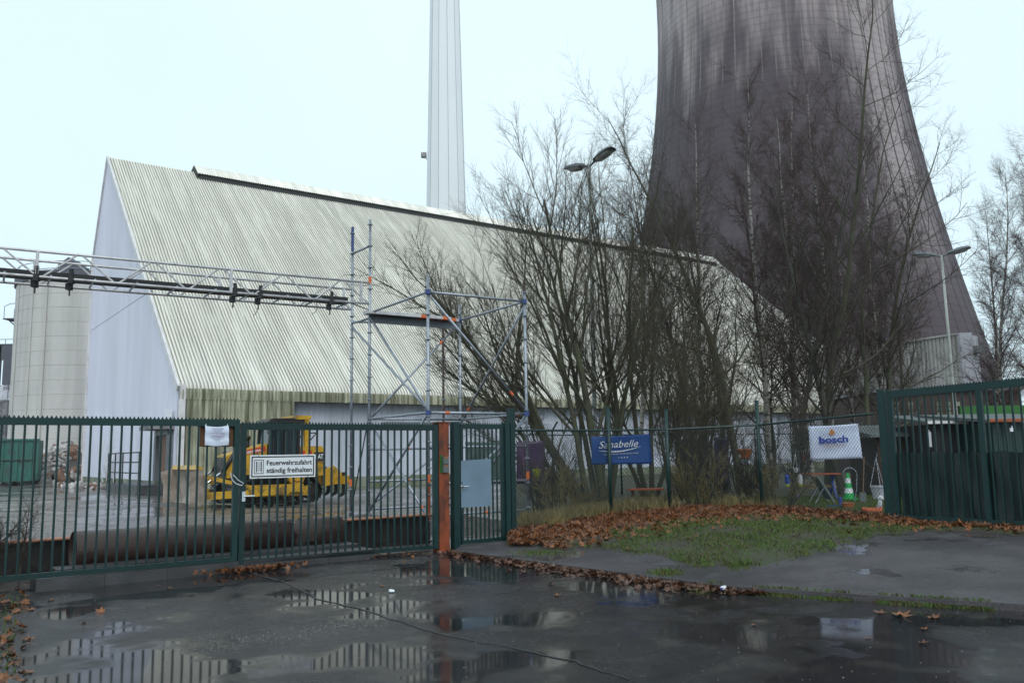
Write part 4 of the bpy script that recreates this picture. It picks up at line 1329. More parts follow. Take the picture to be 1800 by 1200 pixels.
MB().beam(tr0 + ZU * (BZB + 0.10), mid1 + ZU * (BZB + 0.10), 0.30, 0.13).build('cable_trough', 'rubber', br)
for k in range(14):
    t = (k + 0.5) / 14
    MB().tube(S2 + (nearL - S2) * t + ZU * (BZB + 0.035), S1 + (farL - S1) * t + ZU * (BZB + 0.035), 0.02, 6).build('cross_tube', 'galv', br)
for t in (0.085, 0.235, 0.285, 0.575, 0.63):
    c = S2 + (nearL - S2) * t + ZU * BZB
    cl = MB().box(c - ZU * 0.02, (0.10, 0.10, 0.13)).box(c + ZU * 0.12, (0.06, 0.06, 0.16)).box(c - ZU * 0.12 + GN * 0.15, (0.09, 0.12, 0.12)).tube(c - ZU * 0.15 + GN * .1, c - ZU * 0.30 + GN * 0.1, 0.015, 6)
    cl.build('clamp', 'rubber', br)
for (t, dx, dl) in ((0.24, 0.0, 0.42), (0.12, 0.02, 0.30)):
    c = S2 + (nearL - S2) * t + ZU * (BZB - 0.03)
    MB().path([c, c + np.array([0.03, 0, -dl * 0.4]), c + np.array([-0.01 + dx, 0, -dl * 0.8]), c + np.array([-0.08, 0, -dl])], 0.007, 5).build('loose_cable', 'rubber', br)
MB().path([tr0 + ZU * (BZB + 0.1), tr0 * 0.5 + S2 * 0.5 + ZU * (BZB - 0.02), S2 + ZU * (BZB - 0.15), S2 + ZU * 4.0 + GN * .04, S2 + ZU * 2.4 + GN * .05, S1 + ZU * 0.3], 0.014, 6).build('drop_cable', 'rubber', br)

# ================================================================== BULLDOZER  (local: +x ahead, +y left, z up)
dz_c = gnd(452, 886)
hd_ang = math.atan2(-E_[1], -E_[0])
doz = thing('bulldozer', (dz_c[0] + 0.02, dz_c[1] + 0.7, -0.02), 'yellow crawler bulldozer with worn blade and rear ripper behind the gate', 'bulldozer', rz=hd_ang)
def D(mb, name, mat, parent=doz, smooth=False):
    return mb.build(name, mat, parent, local=True, smooth=smooth)
def hull_loop(circ, n=56):
    pts = []
    for (cx, cz, r) in circ:
        for k in range(48):
            a = 2 * PI * k / 48
            pts.append((cx + r * math.cos(a), cz + r * math.sin(a)))
    pts = sorted(set(pts))
    def half(ps):
        h = []
        for p in ps:
            while len(h) >= 2 and (h[-1][0] - h[-2][0]) * (p[1] - h[-2][1]) - (h[-1][1] - h[-2][1]) * (p[0] - h[-2][0]) <= 0:
                h.pop()
            h.append(p)
        return h
    H = half(pts)[:-1] + half(pts[::-1])[:-1]
    H = np.array(H + [H[0]])
    seg = np.linalg.norm(np.diff(H, axis=0), axis=1)
    cum = np.concatenate([[0], np.cumsum(seg)])
    out = []
    for k in range(n):
        t = cum[-1] * k / n
        i = min(len(seg) - 1, int(np.searchsorted(cum, t, 'right') - 1))
        q = (t - cum[i]) / max(seg[i], 1e-9)
        d = (H[i + 1] - H[i]) / max(seg[i], 1e-9)
        out.append((H[i] + (H[i + 1] - H[i]) * q, d))
    return out
shoe = MB().box((0, 0, 0), (0.155, 0.52, 0.035)).box((0.05, 0, 0.035), (0.02, 0.52, 0.045)).mesh('track_shoe')
shoe.materials.append(MT['black_steel'])
for sy_ in (-1, 1):
    yc = 0.95 * sy_
    circ = [(1.20, 0.43, 0.34), (-1.35, 0.43, 0.34), (-0.80, 0.95, 0.36)]
    tr = D(MB().lohi((-1.3, yc - 0.13, 0.28), (1.2, yc + 0.13, 0.62)).lohi((-1.0, yc + 0.14 * sy_ - 0.02, 0.42), (1.05, yc + 0.14 * sy_ + 0.12, 0.70)), 'track_frame', 'yellow')
    for (p, d) in hull_loop(circ):
        inst('track_shoe', shoe, tr, (p[0], yc, p[1]), (0, -math.atan2(d[1], d[0]) + PI, 0))
    for (cx, cz, r) in circ:
        w = MB()
        w.path([(cx, yc - 0.12, cz), (cx, yc + 0.12, cz)], r - 0.05, 18)
        w.path([(cx, yc - 0.20, cz), (cx, yc + 0.20, cz)], r * 0.45, 12)
        D(w, 'wheel', 'black_steel' if cz < 0.8 else 'yellow', tr)
    for k in range(6):
        cx = -0.95 + 0.38 * k
        D(MB().path([(cx, yc - 0.16, 0.20), (cx, yc + 0.16, 0.20)], 0.11, 12), 'roller', 'black_steel', tr)
    D(MB().lohi((-1.55, yc - 0.30, 1.34), (0.35, yc + 0.30, 1.40)), 'mudguard', 'yellow')
    # push arm
    D(MB().beam((-0.25, 1.36 * sy_, 0.48), (2.45, 1.36 * sy_, 0.40), 0.14, 0.24).path([(-0.25, 1.2 * sy_, 0.48), (-0.25, 1.45 * sy_, 0.48)], 0.16, 12), 'push_arm', 'yellow')
    D(MB().beam((1.0, 1.34 * sy_, 0.66), (2.5, 1.20 * sy_, 1.05), 0.10, 0.12), 'tilt_strut', 'yellow')
    # lift cylinder
    cy = D(MB().path([(1.22, 0.55 * sy_, 1.85), (1.62, 0.57 * sy_, 1.22)], 0.075, 10), 'lift_cylinder', 'black_steel', smooth=True)
    D(MB().path([(1.62, 0.57 * sy_, 1.22), (2.50, 0.60 * sy_, 0.55)], 0.035, 10), 'piston_rod', 'chrome', cy, smooth=True)
# lower chassis
D(MB().lohi((-1.5, -0.62, 0.50), (1.35, 0.62, 1.05)), 'chassis', 'black_steel')
# engine hood with sloping top
hood = D(MB().prism([(0.10, 1.0), (1.50, 0.95), (1.52, 1.72), (1.25, 1.82), (0.10, 2.12)], (0, -0.52, 0), (1, 0, 0), (0, 0, 1), (0, 1.04, 0)), 'engine_hood', 'yellow')
for k in range(4):
    D(MB().lohi((0.25 + 0.3 * k, 0.522, 1.10), (0.50 + 0.3 * k, 0.535, 1.62)), 'side_louvre', 'yellow', hood)
gr = D(MB().lohi((1.52, -0.45, 1.0), (1.56, 0.45, 1.66)), 'grille', 'black_steel', hood)
D(MB().path([(0.95, 0.15, 1.8), (0.95, 0.15, 2.50)], 0.07, 10), 'exhaust', 'black_steel', smooth=True)
D(MB().path([(0.60, -0.2, 1.9), (0.60, -0.2, 2.28)], 0.11, 10).path([(0.60, -0.2, 2.28), (0.60, -0.2, 2.40)], 0.14, 10), 'air_intake', 'black_steel', smooth=True)
D(MB().lohi((1.02, 0.38, 1.78), (1.20, 0.52, 2.0)), 'headlight', 'lamp_lens')
D(MB().lohi((1.02, -0.52, 1.78), (1.20, -0.38, 2.0)), 'headlight', 'lamp_lens')
# decals on the left side of the hood
dec = D(MB().add([(1.18, 0.526, 1.70), (0.16, 0.526, 1.86), (0.16, 0.526, 2.04), (1.18, 0.526, 1.83)], [(0, 1, 2, 3)]), 'name_stripe', 'decal_red', hood)
tmx = text_mesh('HAGEDORN', 0.105, (1.08, 0.529, 1.735), (-0.985, 0, 0.165), (0, 0, 1), width=0.80, bold=0.03)
D(tmx, 'lettering', 'sign_white', dec)
em = D(MB().path([(0.98, 0.52, 1.42), (0.98, 0.541, 1.42)], 0.12, 20), 'round_emblem', 'skip_green', hood)
D(MB().path([(0.98, 0.53, 1.44), (0.98, 0.545, 1.44)], 0.05, 12), 'emblem_mark', 'sign_white', em)
# cab
cab = D(MB().lohi((-1.02, -0.62, 1.02), (0.08, 0.62, 1.72)), 'cab', 'glass')
for (x, y) in ((0.05, 0.6), (0.05, -0.6), (-0.50, 0.64), (-0.50, -0.64), (-1.0, 0.62), (-1.0, -0.62)):
    D(MB().beam((x, y, 1.7), (x - 0.05, y * 0.94, 2.86), 0.09, 0.09, up=(0, 1, 0)), 'cab_post', 'black_steel', cab)
for sy_ in (-1, 1):
    for (x0, x1) in ((0.0, -0.45), (-0.55, -0.96)):
        D(MB().add([(x0, 0.61 * sy_, 1.74), (x1, 0.61 * sy_, 1.74), (x1 - .05, 0.57 * sy_, 2.82), (x0 - .05, 0.57 * sy_, 2.82)], [(0, 1, 2, 3)]), 'window_pane', 'glass', cab)
D(MB().add([(0.04, -0.55, 1.9), (0.04, 0.55, 1.9), (-0.02, 0.52, 2.82), (-0.02, -0.52, 2.82)], [(0, 1, 2, 3)]), 'window_pane', 'glass', cab)
D(MB().add([(-1.03, -0.55, 1.9), (-1.03, 0.55, 1.9), (-1.07, 0.52, 2.82), (-1.07, -0.52, 2.82)], [(0, 1, 2, 3)]), 'window_pane', 'glass', cab)
D(MB().prism([(-1.25, 2.86), (0.18, 2.86), (0.02, 3.0), (-1.15, 3.04)], (0, -0.70, 0), (1, 0, 0), (0, 0, 1), (0, 1.40, 0)), 'cab_roof', 'black_steel', cab)
D(MB().lohi((-0.75, -0.28, 1.72), (-0.35, 0.28, 2.35)), 'seat', 'rubber', cab)
# ROPS frame behind the cab
for sy_ in (-1, 1):
    D(MB().beam((-1.35, 0.60 * sy_, 1.5), (-1.30, 0.60 * sy_, 3.0), 0.16, 0.18, up=(0, 1, 0)), 'rollover_post', 'yellow')
D(MB().lohi((-1.45, -0.72, 2.98), (-0.85, 0.72, 3.12)), 'rollover_beam', 'yellow')
for k in range(2):
    D(MB().lohi((-1.52, 0.4 - 0.8 * k - 0.12, 2.74), (-1.40, 0.4 - 0.8 * k + 0.12, 2.92)), 'work_lamp', 'lamp_lens')
# rear tank
tank = D(MB().prism([(-2.02, 0.95), (-1.08, 0.95), (-1.08, 2.02), (-1.9, 2.02), (-2.05, 1.8)], (0, -0.66, 0), (1, 0, 0), (0, 0, 1), (0, 1.32, 0)), 'fuel_tank', 'yellow')
for k in range(2):
    D(MB().lohi((-1.42 + 0.24 * k - 0.10, 0.662, 1.42), (-1.42 + 0.24 * k + 0.10, 0.676, 1.86)), 'red_grille', 'decal_red', tank)
lg = D(MB().lohi((-2.00, 0.662, 1.50), (-1.60, 0.672, 1.80)), 'logo_plate', 'ink', tank)
D(text_mesh('CAT', 0.24, (-1.64, 0.675, 1.56), (-1, 0, 0), (0, 0, 1), width=0.31, bold=0.03), 'lettering', 'sign_white', lg)
D(MB().lohi((-2.07, 0.3, 1.2), (-2.03, 0.62, 1.42)), 'tail_lamp', 'lamp_lens', tank)
D(MB().path([(-1.3, -0.64, 2.05), (-1.7, -0.64, 2.5), (-1.7, 0.64, 2.5), (-1.3, 0.64, 2.05)], 0.025, 6), 'hand_rail', 'black_steel')
# ripper
rip = D(MB().prism([(-2.05, 0.55), (-2.0, 1.1), (-2.45, 1.30), (-2.85, 0.95), (-2.80, 0.65)], (0, 0.35, 0), (1, 0, 0), (0, 0, 1), (0, 0.16, 0))
        .prism([(-2.05, 0.55), (-2.0, 1.1), (-2.45, 1.30), (-2.85, 0.95), (-2.80, 0.65)], (0, -0.51, 0), (1, 0, 0), (0, 0, 1), (0, 0.16, 0))
        .lohi((-2.95, -0.95, 0.62), (-2.66, 0.95, 0.92)), 'ripper_frame', 'yellow')
for y in (-0.7, 0, 0.7):
    D(MB().prism([(-2.88, 1.05), (-2.70, 1.05), (-2.70, 0.35), (-2.55, 0.12), (-2.78, 0.22), (-2.88, 0.40)], (0, y - 0.04, 0), (1, 0, 0), (0, 0, 1), (0, 0.08, 0)), 'ripper_shank', 'black_steel', rip)
D(MB().path([(-1.98, 0.0, 1.45), (-2.6, 0.0, 1.0)], 0.07, 10), 'ripper_cylinder', 'black_steel', rip)
# blade: curved mouldboard
bl = MB()
prof_b = []
for k in range(13):
    a = -0.62 + 1.30 * k / 12
    prof_b.append((3.35 - 0.78 * math.cos(a), 0.66 + 0.98 * math.sin(a)))
prof_b = [(x, z) for x, z in prof_b]
outer = [(x - 0.05, z) for x, z in reversed(prof_b)]
bl.prism(prof_b + outer, (0, -1.68, 0), (1, 0, 0), (0, 0, 1), (0, 3.36, 0))
blade = D(bl, 'blade', 'blade_steel')
for y in (-1.70, 1.66):
    D(MB().prism(prof_b + [(3.15, prof_b[-1][1] - 0.1), (3.02, 0.7), (3.02, prof_b[0][1])], (0, y, 0), (1, 0, 0), (0, 0, 1), (0, 0.04, 0)), 'end_bit', 'blade_steel', blade)
x_t, z_t = prof_b[-1]
D(MB().prism([(x_t - 0.08, z_t - 0.06), (x_t + 0.06, z_t), (x_t + 0.02, z_t + 0.14), (x_t - 0.18, z_t + 0.05)], (0, -1.5, 0), (1, 0, 0), (0, 0, 1), (0, 3.0, 0)), 'spill_guard', 'yellow', blade)
D(MB().prism([(2.42, 0.2), (2.54, 0.2), (2.54, 1.1), (2.44, 1.1)], (0, -1.3, 0), (1, 0, 0), (0, 0, 1), (0, 2.6, 0)), 'blade_back', 'yellow', blade)
x_b, z_b = prof_b[0]
D(MB().beam((x_b + 0.03, -1.68, z_b), (x_b + 0.03, 1.68, z_b), 0.02, 0.16, up=(0.5, 0, 1)), 'cutting_edge', 'blade_steel', blade)
D(MB().path([(-0.05, 0.75, 1.42), (-0.05, 0.75, 2.3)], 0.02, 6).path([(0.1, 0.62, 2.5), (0.18, 0.80, 2.6)], 0.02, 6), 'grab_handle', 'black_steel')
D(MB().lohi((0.14, 0.72, 2.45), (0.18, 0.95, 2.75)), 'mirror', 'black_steel')

# ================================================================== MESH FENCES
def chainlink(name, p, q, z0, z1, pitch, r, parent, mat='mesh_wire'):
    """woven wire between two posts: two families of straight diagonals"""
    p, q = np.asarray(p, float), np.asarray(q, float)
    L = float(np.linalg.norm(q - p)); d = (q - p) / L
    nrm_ = np.array([-d[1], d[0], 0])
    H = z1 - z0
    mb = MB()
    k = -H
    while k < L:
        for sgn in (1, -1):
            # u = k + v  or u = k + H - v
            v0, v1 = max(0, -k), min(H, L - k)
            if v1 - v0 < 0.02:
                continue
            if sgn == 1:
                a, b = (k + v0, v0), (k + v1, v1)
            else:
                a, b = (k + v0, H - v0), (k + v1, H - v1)
            pa = p + d * a[0] + ZU * (z0 + a[1]) + nrm_ * 0.003 * sgn
            pb = p + d * b[0] + ZU * (z0 + b[1]) + nrm_ * 0.003 * sgn
            mb.path([pa, pb], r, 3, False)
        k += pitch
    o = mb.build(name, mat, parent)
    o["kind"] = "stuff"
    return o

FP = [(0.02, 15.62), (2.0, 18.05), (3.3, 18.5), (5.26, 18.46), (6.48, 15.36)]
FP = [np.array([x, y, 0.0]) for x, y in FP]
fence = thing('mesh_fence', FP[2] + ZU * gz(3.3, 18.5), 'green chain-link fence with round posts and top rail in front of the trees', 'fence')
for i, p in enumerate(FP):
    if 0 < i < 4:
        top = (2.52, 2.48, 2.62)[i - 1]
        MB().tube(p + ZU * 0.1, p + ZU * top, 0.040, 10).build('post', 'green_dark', fence, smooth=True)
        MB().tube(p + ZU * top, p + ZU * (top + 0.03), 0.044, 10).build('post_cap', 'green_dark', fence)
RZ_ = [2.02, 2.05, 2.06, 2.12, 2.20]
for i in range(4):
    MB().tube(FP[i] + ZU * RZ_[i], FP[i + 1] + ZU * RZ_[i + 1], 0.021, 8).build('top_rail', 'green_dark', fence)
    chainlink('wire_mesh', FP[i], FP[i + 1], 0.26, min(RZ_[i], RZ_[i + 1]), 0.080, 0.0032, fence)

# older fence in front of the shed
BP = [np.array([x, y, 0.0]) for x, y in ((-0.3, 22.5), (1.15, 25.5), (2.02, 25.9), (3.3, 26.6), (5.2, 27.6), (8.2, 29.2), (11.5, 31.0))]
bf = thing('boundary_fence', BP[2], 'older chain-link fence with cranked post tops in front of the shed wall', 'fence')
for i, p in enumerate(BP):
    top = 2.72 if i == 2 else 2.28
    MB().tube(p, p + ZU * top, 0.04 if i == 2 else 0.030, 8).build('post', 'green_dark', bf, smooth=True)
    if i != 2:
        MB().tube(p + ZU * (top - 0.02), p + ZU * (top + 0.24) + np.array([0.16, -0.05, 0]), 0.028, 8).build('cranked_arm', 'green_dark', bf)
for i in range(len(BP) - 1):
    MB().tube(BP[i] + ZU * 2.12, BP[i + 1] + ZU * 2.12, 0.020, 6).build('top_rail', 'green_dark', bf)
    MB().tube(BP[i] + ZU * 1.1, BP[i + 1] + ZU * 1.1, 0.006, 4).build('tension_wire', 'green_dark', bf)
    chainlink('wire_mesh', BP[i], BP[i + 1], 0.15, 2.45, 0.14, 0.0035, bf)

# ================================================================== RIGHT GATE
RA = np.array([6.60, 15.12, 0.0]); RB = np.array([7.82, 13.36, 0.0])
RD = (RB - RA) / np.linalg.norm(RB - RA)
RN = np.array([-RD[1], RD[0], 0.0])
if RN[1] < 0: RN = -RN
def rgp(s, z, off=0.0): return RA + RD * s + ZU * z + RN * off
RZB, RZTT = 0.36, 2.58
rg = thing('garden_gate', rgp(1.5, 0.3), 'dark green barred gate backed with dark privacy fabric beside the garden', 'gate')
pst = MB().box(rgp(-0.07, 1.45), (0.13, 0.13, 2.32), (RD, RN, ZU)).build('gate_post', 'green_paint', at=rgp(-0.07, 0.3))
tag(pst, 'square dark green post between mesh fence and fabric-backed gate', 'post')
RLEN = 4.2
MB().beam(rgp(0.03, RZTT - 0.06), rgp(RLEN, RZTT + 0.02), 0.06, 0.12).build('top_rail', 'green_paint', rg)
MB().beam(rgp(0.03, RZB + 0.03), rgp(RLEN, RZB + 0.03), 0.06, 0.10).build('bottom_rail', 'green_paint', rg)
for s in (0.075, 1.62, 3.2):
    MB().box(rgp(s, (RZB + RZTT) / 2), (0.09, 0.065, RZTT - RZB + 0.0), (RD, RN, ZU)).build('stile', 'green_paint', rg)
for k in range(32):
    s = 0.12 + 0.128 * (k + 0.6)
    if min(abs(s - 1.62), abs(s - 3.2)) > 0.06:
        MB().box(rgp(s, (RZB + RZTT) / 2), (0.025, 0.025, RZTT - RZB - 0.12), (RD, RN, ZU)).build('bar', 'green_paint', rg)
tm = MB()
for k in range(int(RLEN / 0.05)):
    tm.prism([(-0.02, 0), (0.02, 0), (0, 0.03)], rgp(0.05 + 0.05 * k, RZTT + 0.08 * (k * 0.05) / RLEN - 0.002, -0.003), RD, ZU, RN * 0.006)
tm.build('spike_strip', 'green_paint', rg)
mb = MB()
P = []
for i in range(14):
    z = RZB + 0.04 + (1.46 - RZB) * i / 13
    P.append([rgp(0.12 + (RLEN - 0.1) * j / 120, z + (0.015 * math.sin(j * 0.4) if i == 13 else 0), 0.05 + 0.022 * math.sin(j * 0.62 + 0.4 * math.sin(i * 0.5)) + 0.012 * math.sin(j * 0.23 + i * 0.6)) for j in range(121)])
mb.grid(P)
fab = mb.build('privacy_fabric', 'tarp', rg, smooth=True)

# ================================================================== STREET LAMPS
def lamp(base, top, label, yaw, seed):
    root = thing('street_lamp', base, label, 'street lamp', 'twin-headed street lamps')
    base, top = np.asarray(base, float), np.asarray(top, float)
    MB().path([base - ZU * 0.1, base + (top - base) * 0.18, base + (top - base) * 0.185, base + (top - base) * 0.6, top], [0.095, 0.09, 0.072, 0.06, 0.045], 12).build('pole', 'lamp_post', root, smooth=True)
    for sg in (-1, 1):
        d = np.array([math.cos(yaw), math.sin(yaw), 0]) * sg
        d = d + ZU * 0.16; d /= np.linalg.norm(d)
        s = np.cross(d, ZU); s /= np.linalg.norm(s); u = np.cross(s, d)
        MB().tube(top - ZU * 0.06, top + d * 0.28, 0.035, 8).build('arm', 'lamp_head', root)
        hc = top + d * 0.24
        hh = MB()
        secs = [(0.0, 0.05, 0.05), (0.10, 0.14, 0.10), (0.45, 0.19, 0.15), (0.80, 0.19, 0.12), (0.90, 0.15, 0.05)]
        P = []
        for (t, w, h_) in secs:
            P.append([hc + d * t + s * w * math.cos(a) + u * (h_ * max(0, math.sin(a)) - 0.02 * (math.sin(a) < 0)) for a in np.linspace(0, 2 * PI, 15)])
        hh.grid(P)
        hd_ = hh.build('head', 'lamp_head', root, smooth=True)
        P = []
        for (t, w, h_) in ((0.16, 0.10, 0.02), (0.25, 0.155, 0.10), (0.65, 0.155, 0.10), (0.80, 0.12, 0.03)):
            P.append([hc + d * t + s * w * math.cos(a) + u * (-0.02 - h_ * abs(math.sin(a))) for a in np.linspace(PI, 2 * PI, 9)])
        MB().grid(P).build('lens', 'lamp_lens', hd_, smooth=True)
    return root
l1b = gnd(1048, 872, 0.3); l1 = aty(1036, 290, l1b[1])
lamp(l1b, l1, 'twin-headed street lamp on a tall grey pole among the willow branches', -0.98, 1)
l2 = aty(1655, 449, 36.0); l2b = np.array([l2[0] + 0.05, 36.0, 0.05])
lamp(l2b, l2, 'twin-headed street lamp standing before the cooling tower and plant enclosure', -0.6, 2)

# ================================================================== TREES
class Tree:
    """bare tree grown level by level; every branch a tapered tube"""
    def __init__(self, seed):
        self.r = np.random.default_rng(seed)
        self.stems = []
        self.out = {}
    def branch(self, p, d, L, rad, lev, P):
        self.stems.append((np.asarray(p, float), np.asarray(d, float) / np.linalg.norm(d), L, rad))
        self.P = P
    def tubes(self, key, pts, rads, n):
        N, k, _ = pts.shape
        T = np.empty_like(pts)
        T[:, 1:-1] = pts[:, 2:] - pts[:, :-2]
        T[:, 0] = pts[:, 1] - pts[:, 0]
        T[:, -1] = pts[:, -1] - pts[:, -2]
        T /= np.linalg.norm(T, axis=2, keepdims=True)
        ref = np.array([0.31, 0.95, 0.03])
        S = np.cross(T, ref)
        S /= np.linalg.norm(S, axis=2, keepdims=True) + 1e-9
        U = np.cross(S, T)
        c, s_ = _RING(n)
        V = pts[:, :, None, :] + rads[:, :, None, None] * (S[:, :, None, :] * c[None, None, :, None] + U[:, :, None, :] * s_[None, None, :, None])
        b = np.arange(N)[:, None, None] * (k * n) + np.arange(k - 1)[None, :, None] * n
        j = np.arange(n)[None, None, :]
        j2 = (j + 1) % n
        Fq = np.stack([b + j, b + j2, b + n + j2, b + n + j], -1).reshape(-1, 4)
        self.out.setdefault(key, []).append((V.reshape(-1, 3), Fq))
    def grow(self):
        P, r = self.P, self.r
        p0 = np.array([s_[0] for s_ in self.stems]); D = np.array([s_[1] for s_ in self.stems])
        L = np.array([s_[2] for s_ in self.stems]); R = np.array([s_[3] for s_ in self.stems])
        for lev in range(P['levels'] + 1):
            g = lambda k: P[k][min(lev, len(P[k]) - 1)]
            seg, tip, wob, trop = g('seg'), g('tip'), g('wob'), g('trop')
            N = len(L)
            pts = np.empty((N, seg + 1, 3)); pts[:, 0] = p0
            dirs = np.empty((N, seg + 1, 3)); dirs[:, 0] = D
            d = D.copy()
            for k in range(seg):
                d = d + r.normal(0, wob, (N, 3)) + np.array([0, 0, trop / seg])
                d /= np.linalg.norm(d, axis=1, keepdims=True)
                pts[:, k + 1] = pts[:, k] + d * (L / seg)[:, None]
                dirs[:, k + 1] = d
            taper = 1 - (1 - tip) * np.arange(seg + 1) / seg
            rads = R[:, None] * taper[None, :]
            self.tubes('trunk' if lev <= P['trunk_lev'] else 'crown', pts, rads, (9, 6, 4, 3, 3, 3)[min(lev, 5)])
            if lev == P['levels']:
                break
            nch, f0 = P['n'][lev], P['from'][lev]
            cidx = np.tile(np.arange(nch), N); par = np.repeat(np.arange(N), nch)
            keep = r.random(len(par)) < 0.9
            cidx, par = cidx[keep], par[keep]
            m = len(par)
            f = f0 + (1 - f0) * (cidx + r.uniform(0.1, 0.9, m)) / nch
            x = f * seg
            i = np.minimum(seg - 1, x.astype(int)); q = (x - i)[:, None]
            pos = pts[par, i] * (1 - q) + pts[par, i + 1] * q
            rr = rads[par, i] * (1 - q[:, 0]) + rads[par, i + 1] * q[:, 0]
            dd = dirs[par, i + 1]
            S = np.cross(dd, np.array([0.31, 0.95, 0.03])); S /= np.linalg.norm(S, axis=1, keepdims=True) + 1e-9
            U = np.cross(S, dd)
            az = 2.4 * cidx + r.uniform(0, 2 * PI, N)[par] + r.uniform(-0.6, 0.6, m)
            an = np.radians(r.normal(P['ang'][lev], 9, m))[:, None]
            D = dd * np.cos(an) + (S * np.cos(az)[:, None] + U * np.sin(az)[:, None]) * np.sin(an)
            L = L[par] * P['len'][lev] * r.uniform(0.6, 1.2, m) * (1 - P.get('shrink', 0.45) * f)
            R = np.minimum(rr * 0.8, np.maximum(P['rmin'], rr * P['rad'][lev]))
            p0 = pos
    def finish(self, name, base, label, bark, twig, group=None, cat='tree'):
        self.grow()
        root = thing(name, base, label, cat, group)
        for key, mat in (('trunk', bark), ('crown', twig)):
            V, Fs, o = [], [], 0
            for v, f in self.out[key]:
                V.append(v); Fs.append(f + o); o += len(v)
            V = np.concatenate(V) - np.asarray(base, float); Fs = np.concatenate(Fs).astype(np.int32)
            me = bpy.data.meshes.new(key)
            me.vertices.add(len(V)); me.vertices.foreach_set('co', V.astype(np.float32).ravel())
            me.loops.add(len(Fs) * 4); me.loops.foreach_set('vertex_index', Fs.ravel())
            me.polygons.add(len(Fs)); me.polygons.foreach_set('loop_start', np.arange(len(Fs), dtype=np.int32) * 4)
            me.polygons.foreach_set('use_smooth', np.ones(len(Fs), dtype=bool))
            me.update(calc_edges=True)
            me.materials.append(MT[mat])
            o_ = bpy.data.objects.new(key, me)
            COL.objects.link(o_)
            o_.parent = root
        return root

WILLOW = dict(levels=4, seg=(9, 7, 4, 2, 1), tip=(0.22, 0.25, 0.3, 0.4, 0.5), wob=(0.07, 0.07, 0.08, 0.10, 0.12), trop=(0.30, 0.42, 0.30, 0.18, 0.1), trunk_lev=1,
              n=(10, 11, 9, 6), **{'from': (0.18, 0.16, 0.12, 0.12)}, ang=(30, 30, 30, 34), len=(0.66, 0.56, 0.50, 0.55), rad=(0.55, 0.5, 0.5, 0.6), rmin=0.0072)
ALDER = dict(levels=4, seg=(14, 8, 4, 2, 1), tip=(0.10, 0.2, 0.3, 0.4, 0.5), wob=(0.060, 0.10, 0.13, 0.15, 0.16), trop=(0.12, 0.65, 0.35, 0.12, 0.1), trunk_lev=1,
             n=(26, 11, 9, 6), **{'from': (0.14, 0.18, 0.12, 0.12)}, ang=(48, 42, 44, 44), len=(0.33, 0.46, 0.46, 0.55), rad=(0.40, 0.5, 0.5, 0.65), rmin=0.0072, shrink=0.45)
BIRCH = dict(levels=3, seg=(13, 6, 3, 1), tip=(0.10, 0.22, 0.3, 0.5), wob=(0.045, 0.09, 0.11, 0.13), trop=(0.12, 0.45, 0.05, -0.35), trunk_lev=0,
             n=(56, 18, 15), **{'from': (0.16, 0.12, 0.06)}, ang=(40, 36, 40), len=(0.22, 0.44, 0.5), rad=(0.28, 0.45, 0.6), rmin=0.0072, shrink=0.5)
SHRUB = dict(levels=3, seg=(6, 4, 2, 1), tip=(0.3, 0.3, 0.4, 0.5), wob=(0.08, 0.1, 0.12, 0.12), trop=(0.2, 0.25, 0.15, 0.1), trunk_lev=0,
             n=(11, 8, 6), **{'from': (0.15, 0.1, 0.1)}, ang=(28, 34, 40), len=(0.45, 0.48, 0.5), rad=(0.5, 0.5, 0.6), rmin=0.006)

def unit(v):
    v = np.asarray(v, float)
    return v / np.linalg.norm(v)
# many-stemmed willow in front of the shed roof
wb = np.array([2.05, 22.6, gz(2.05, 22.6) - 0.05])
T = Tree(21)
for dx, dy, L, r0, off in ((-0.48, 0.0, 7.4, 0.15, (-0.20, 0)), (-0.30, -0.15, 7.6, 0.09, (-0.10, -0.1)), (-0.75, 0.12, 6.0, 0.075, (-0.25, 0.1)), (-0.16, 0.10, 8.0, 0.085, (0.08, 0.1)),
                           (-0.05, -0.08, 8.2, 0.12, (0.30, 0.0)), (0.10, 0.05, 7.8, 0.085, (0.38, 0.1)), (0.24, -0.05, 6.8, 0.07, (0.42, -0.1)), (-0.95, -0.1, 4.6, 0.05, (-0.3, 0)), (-0.62, -0.2, 6.4, 0.06, (-0.15, -0.15)), (0.0, 0.2, 8.0, 0.07, (0.2, 0.15))):
    T.branch(wb + np.array([off[0], off[1], 0]), (dx, dy, 0.9), L, r0, 0, WILLOW)
T.finish('willow_tree', wb, 'spreading many-stemmed bare willow before the ribbed shed roof', 'bark', 'twig_olive')
T = Tree(22)
wb2 = np.array([3.75, 24.6, gz(3.75, 24.6) - 0.05])
for dx, dy, L, r0, off in ((-0.10, 0, 7.8, 0.085, (0, 0)), (0.10, 0.1, 7.4, 0.08, (0.15, 0.05)), (0.30, 0, 6.4, 0.07, (0.25, 0)), (-0.3, 0.1, 6.4, 0.07, (-0.1, 0))):
    T.branch(wb2 + np.array([off[0], off[1], 0]), (dx, dy, 0.95), L, r0, 0, WILLOW)
T.finish('willow_tree', wb2, 'slimmer bare multi-stem tree between the willow and the hazel thicket', 'bark', 'twig')

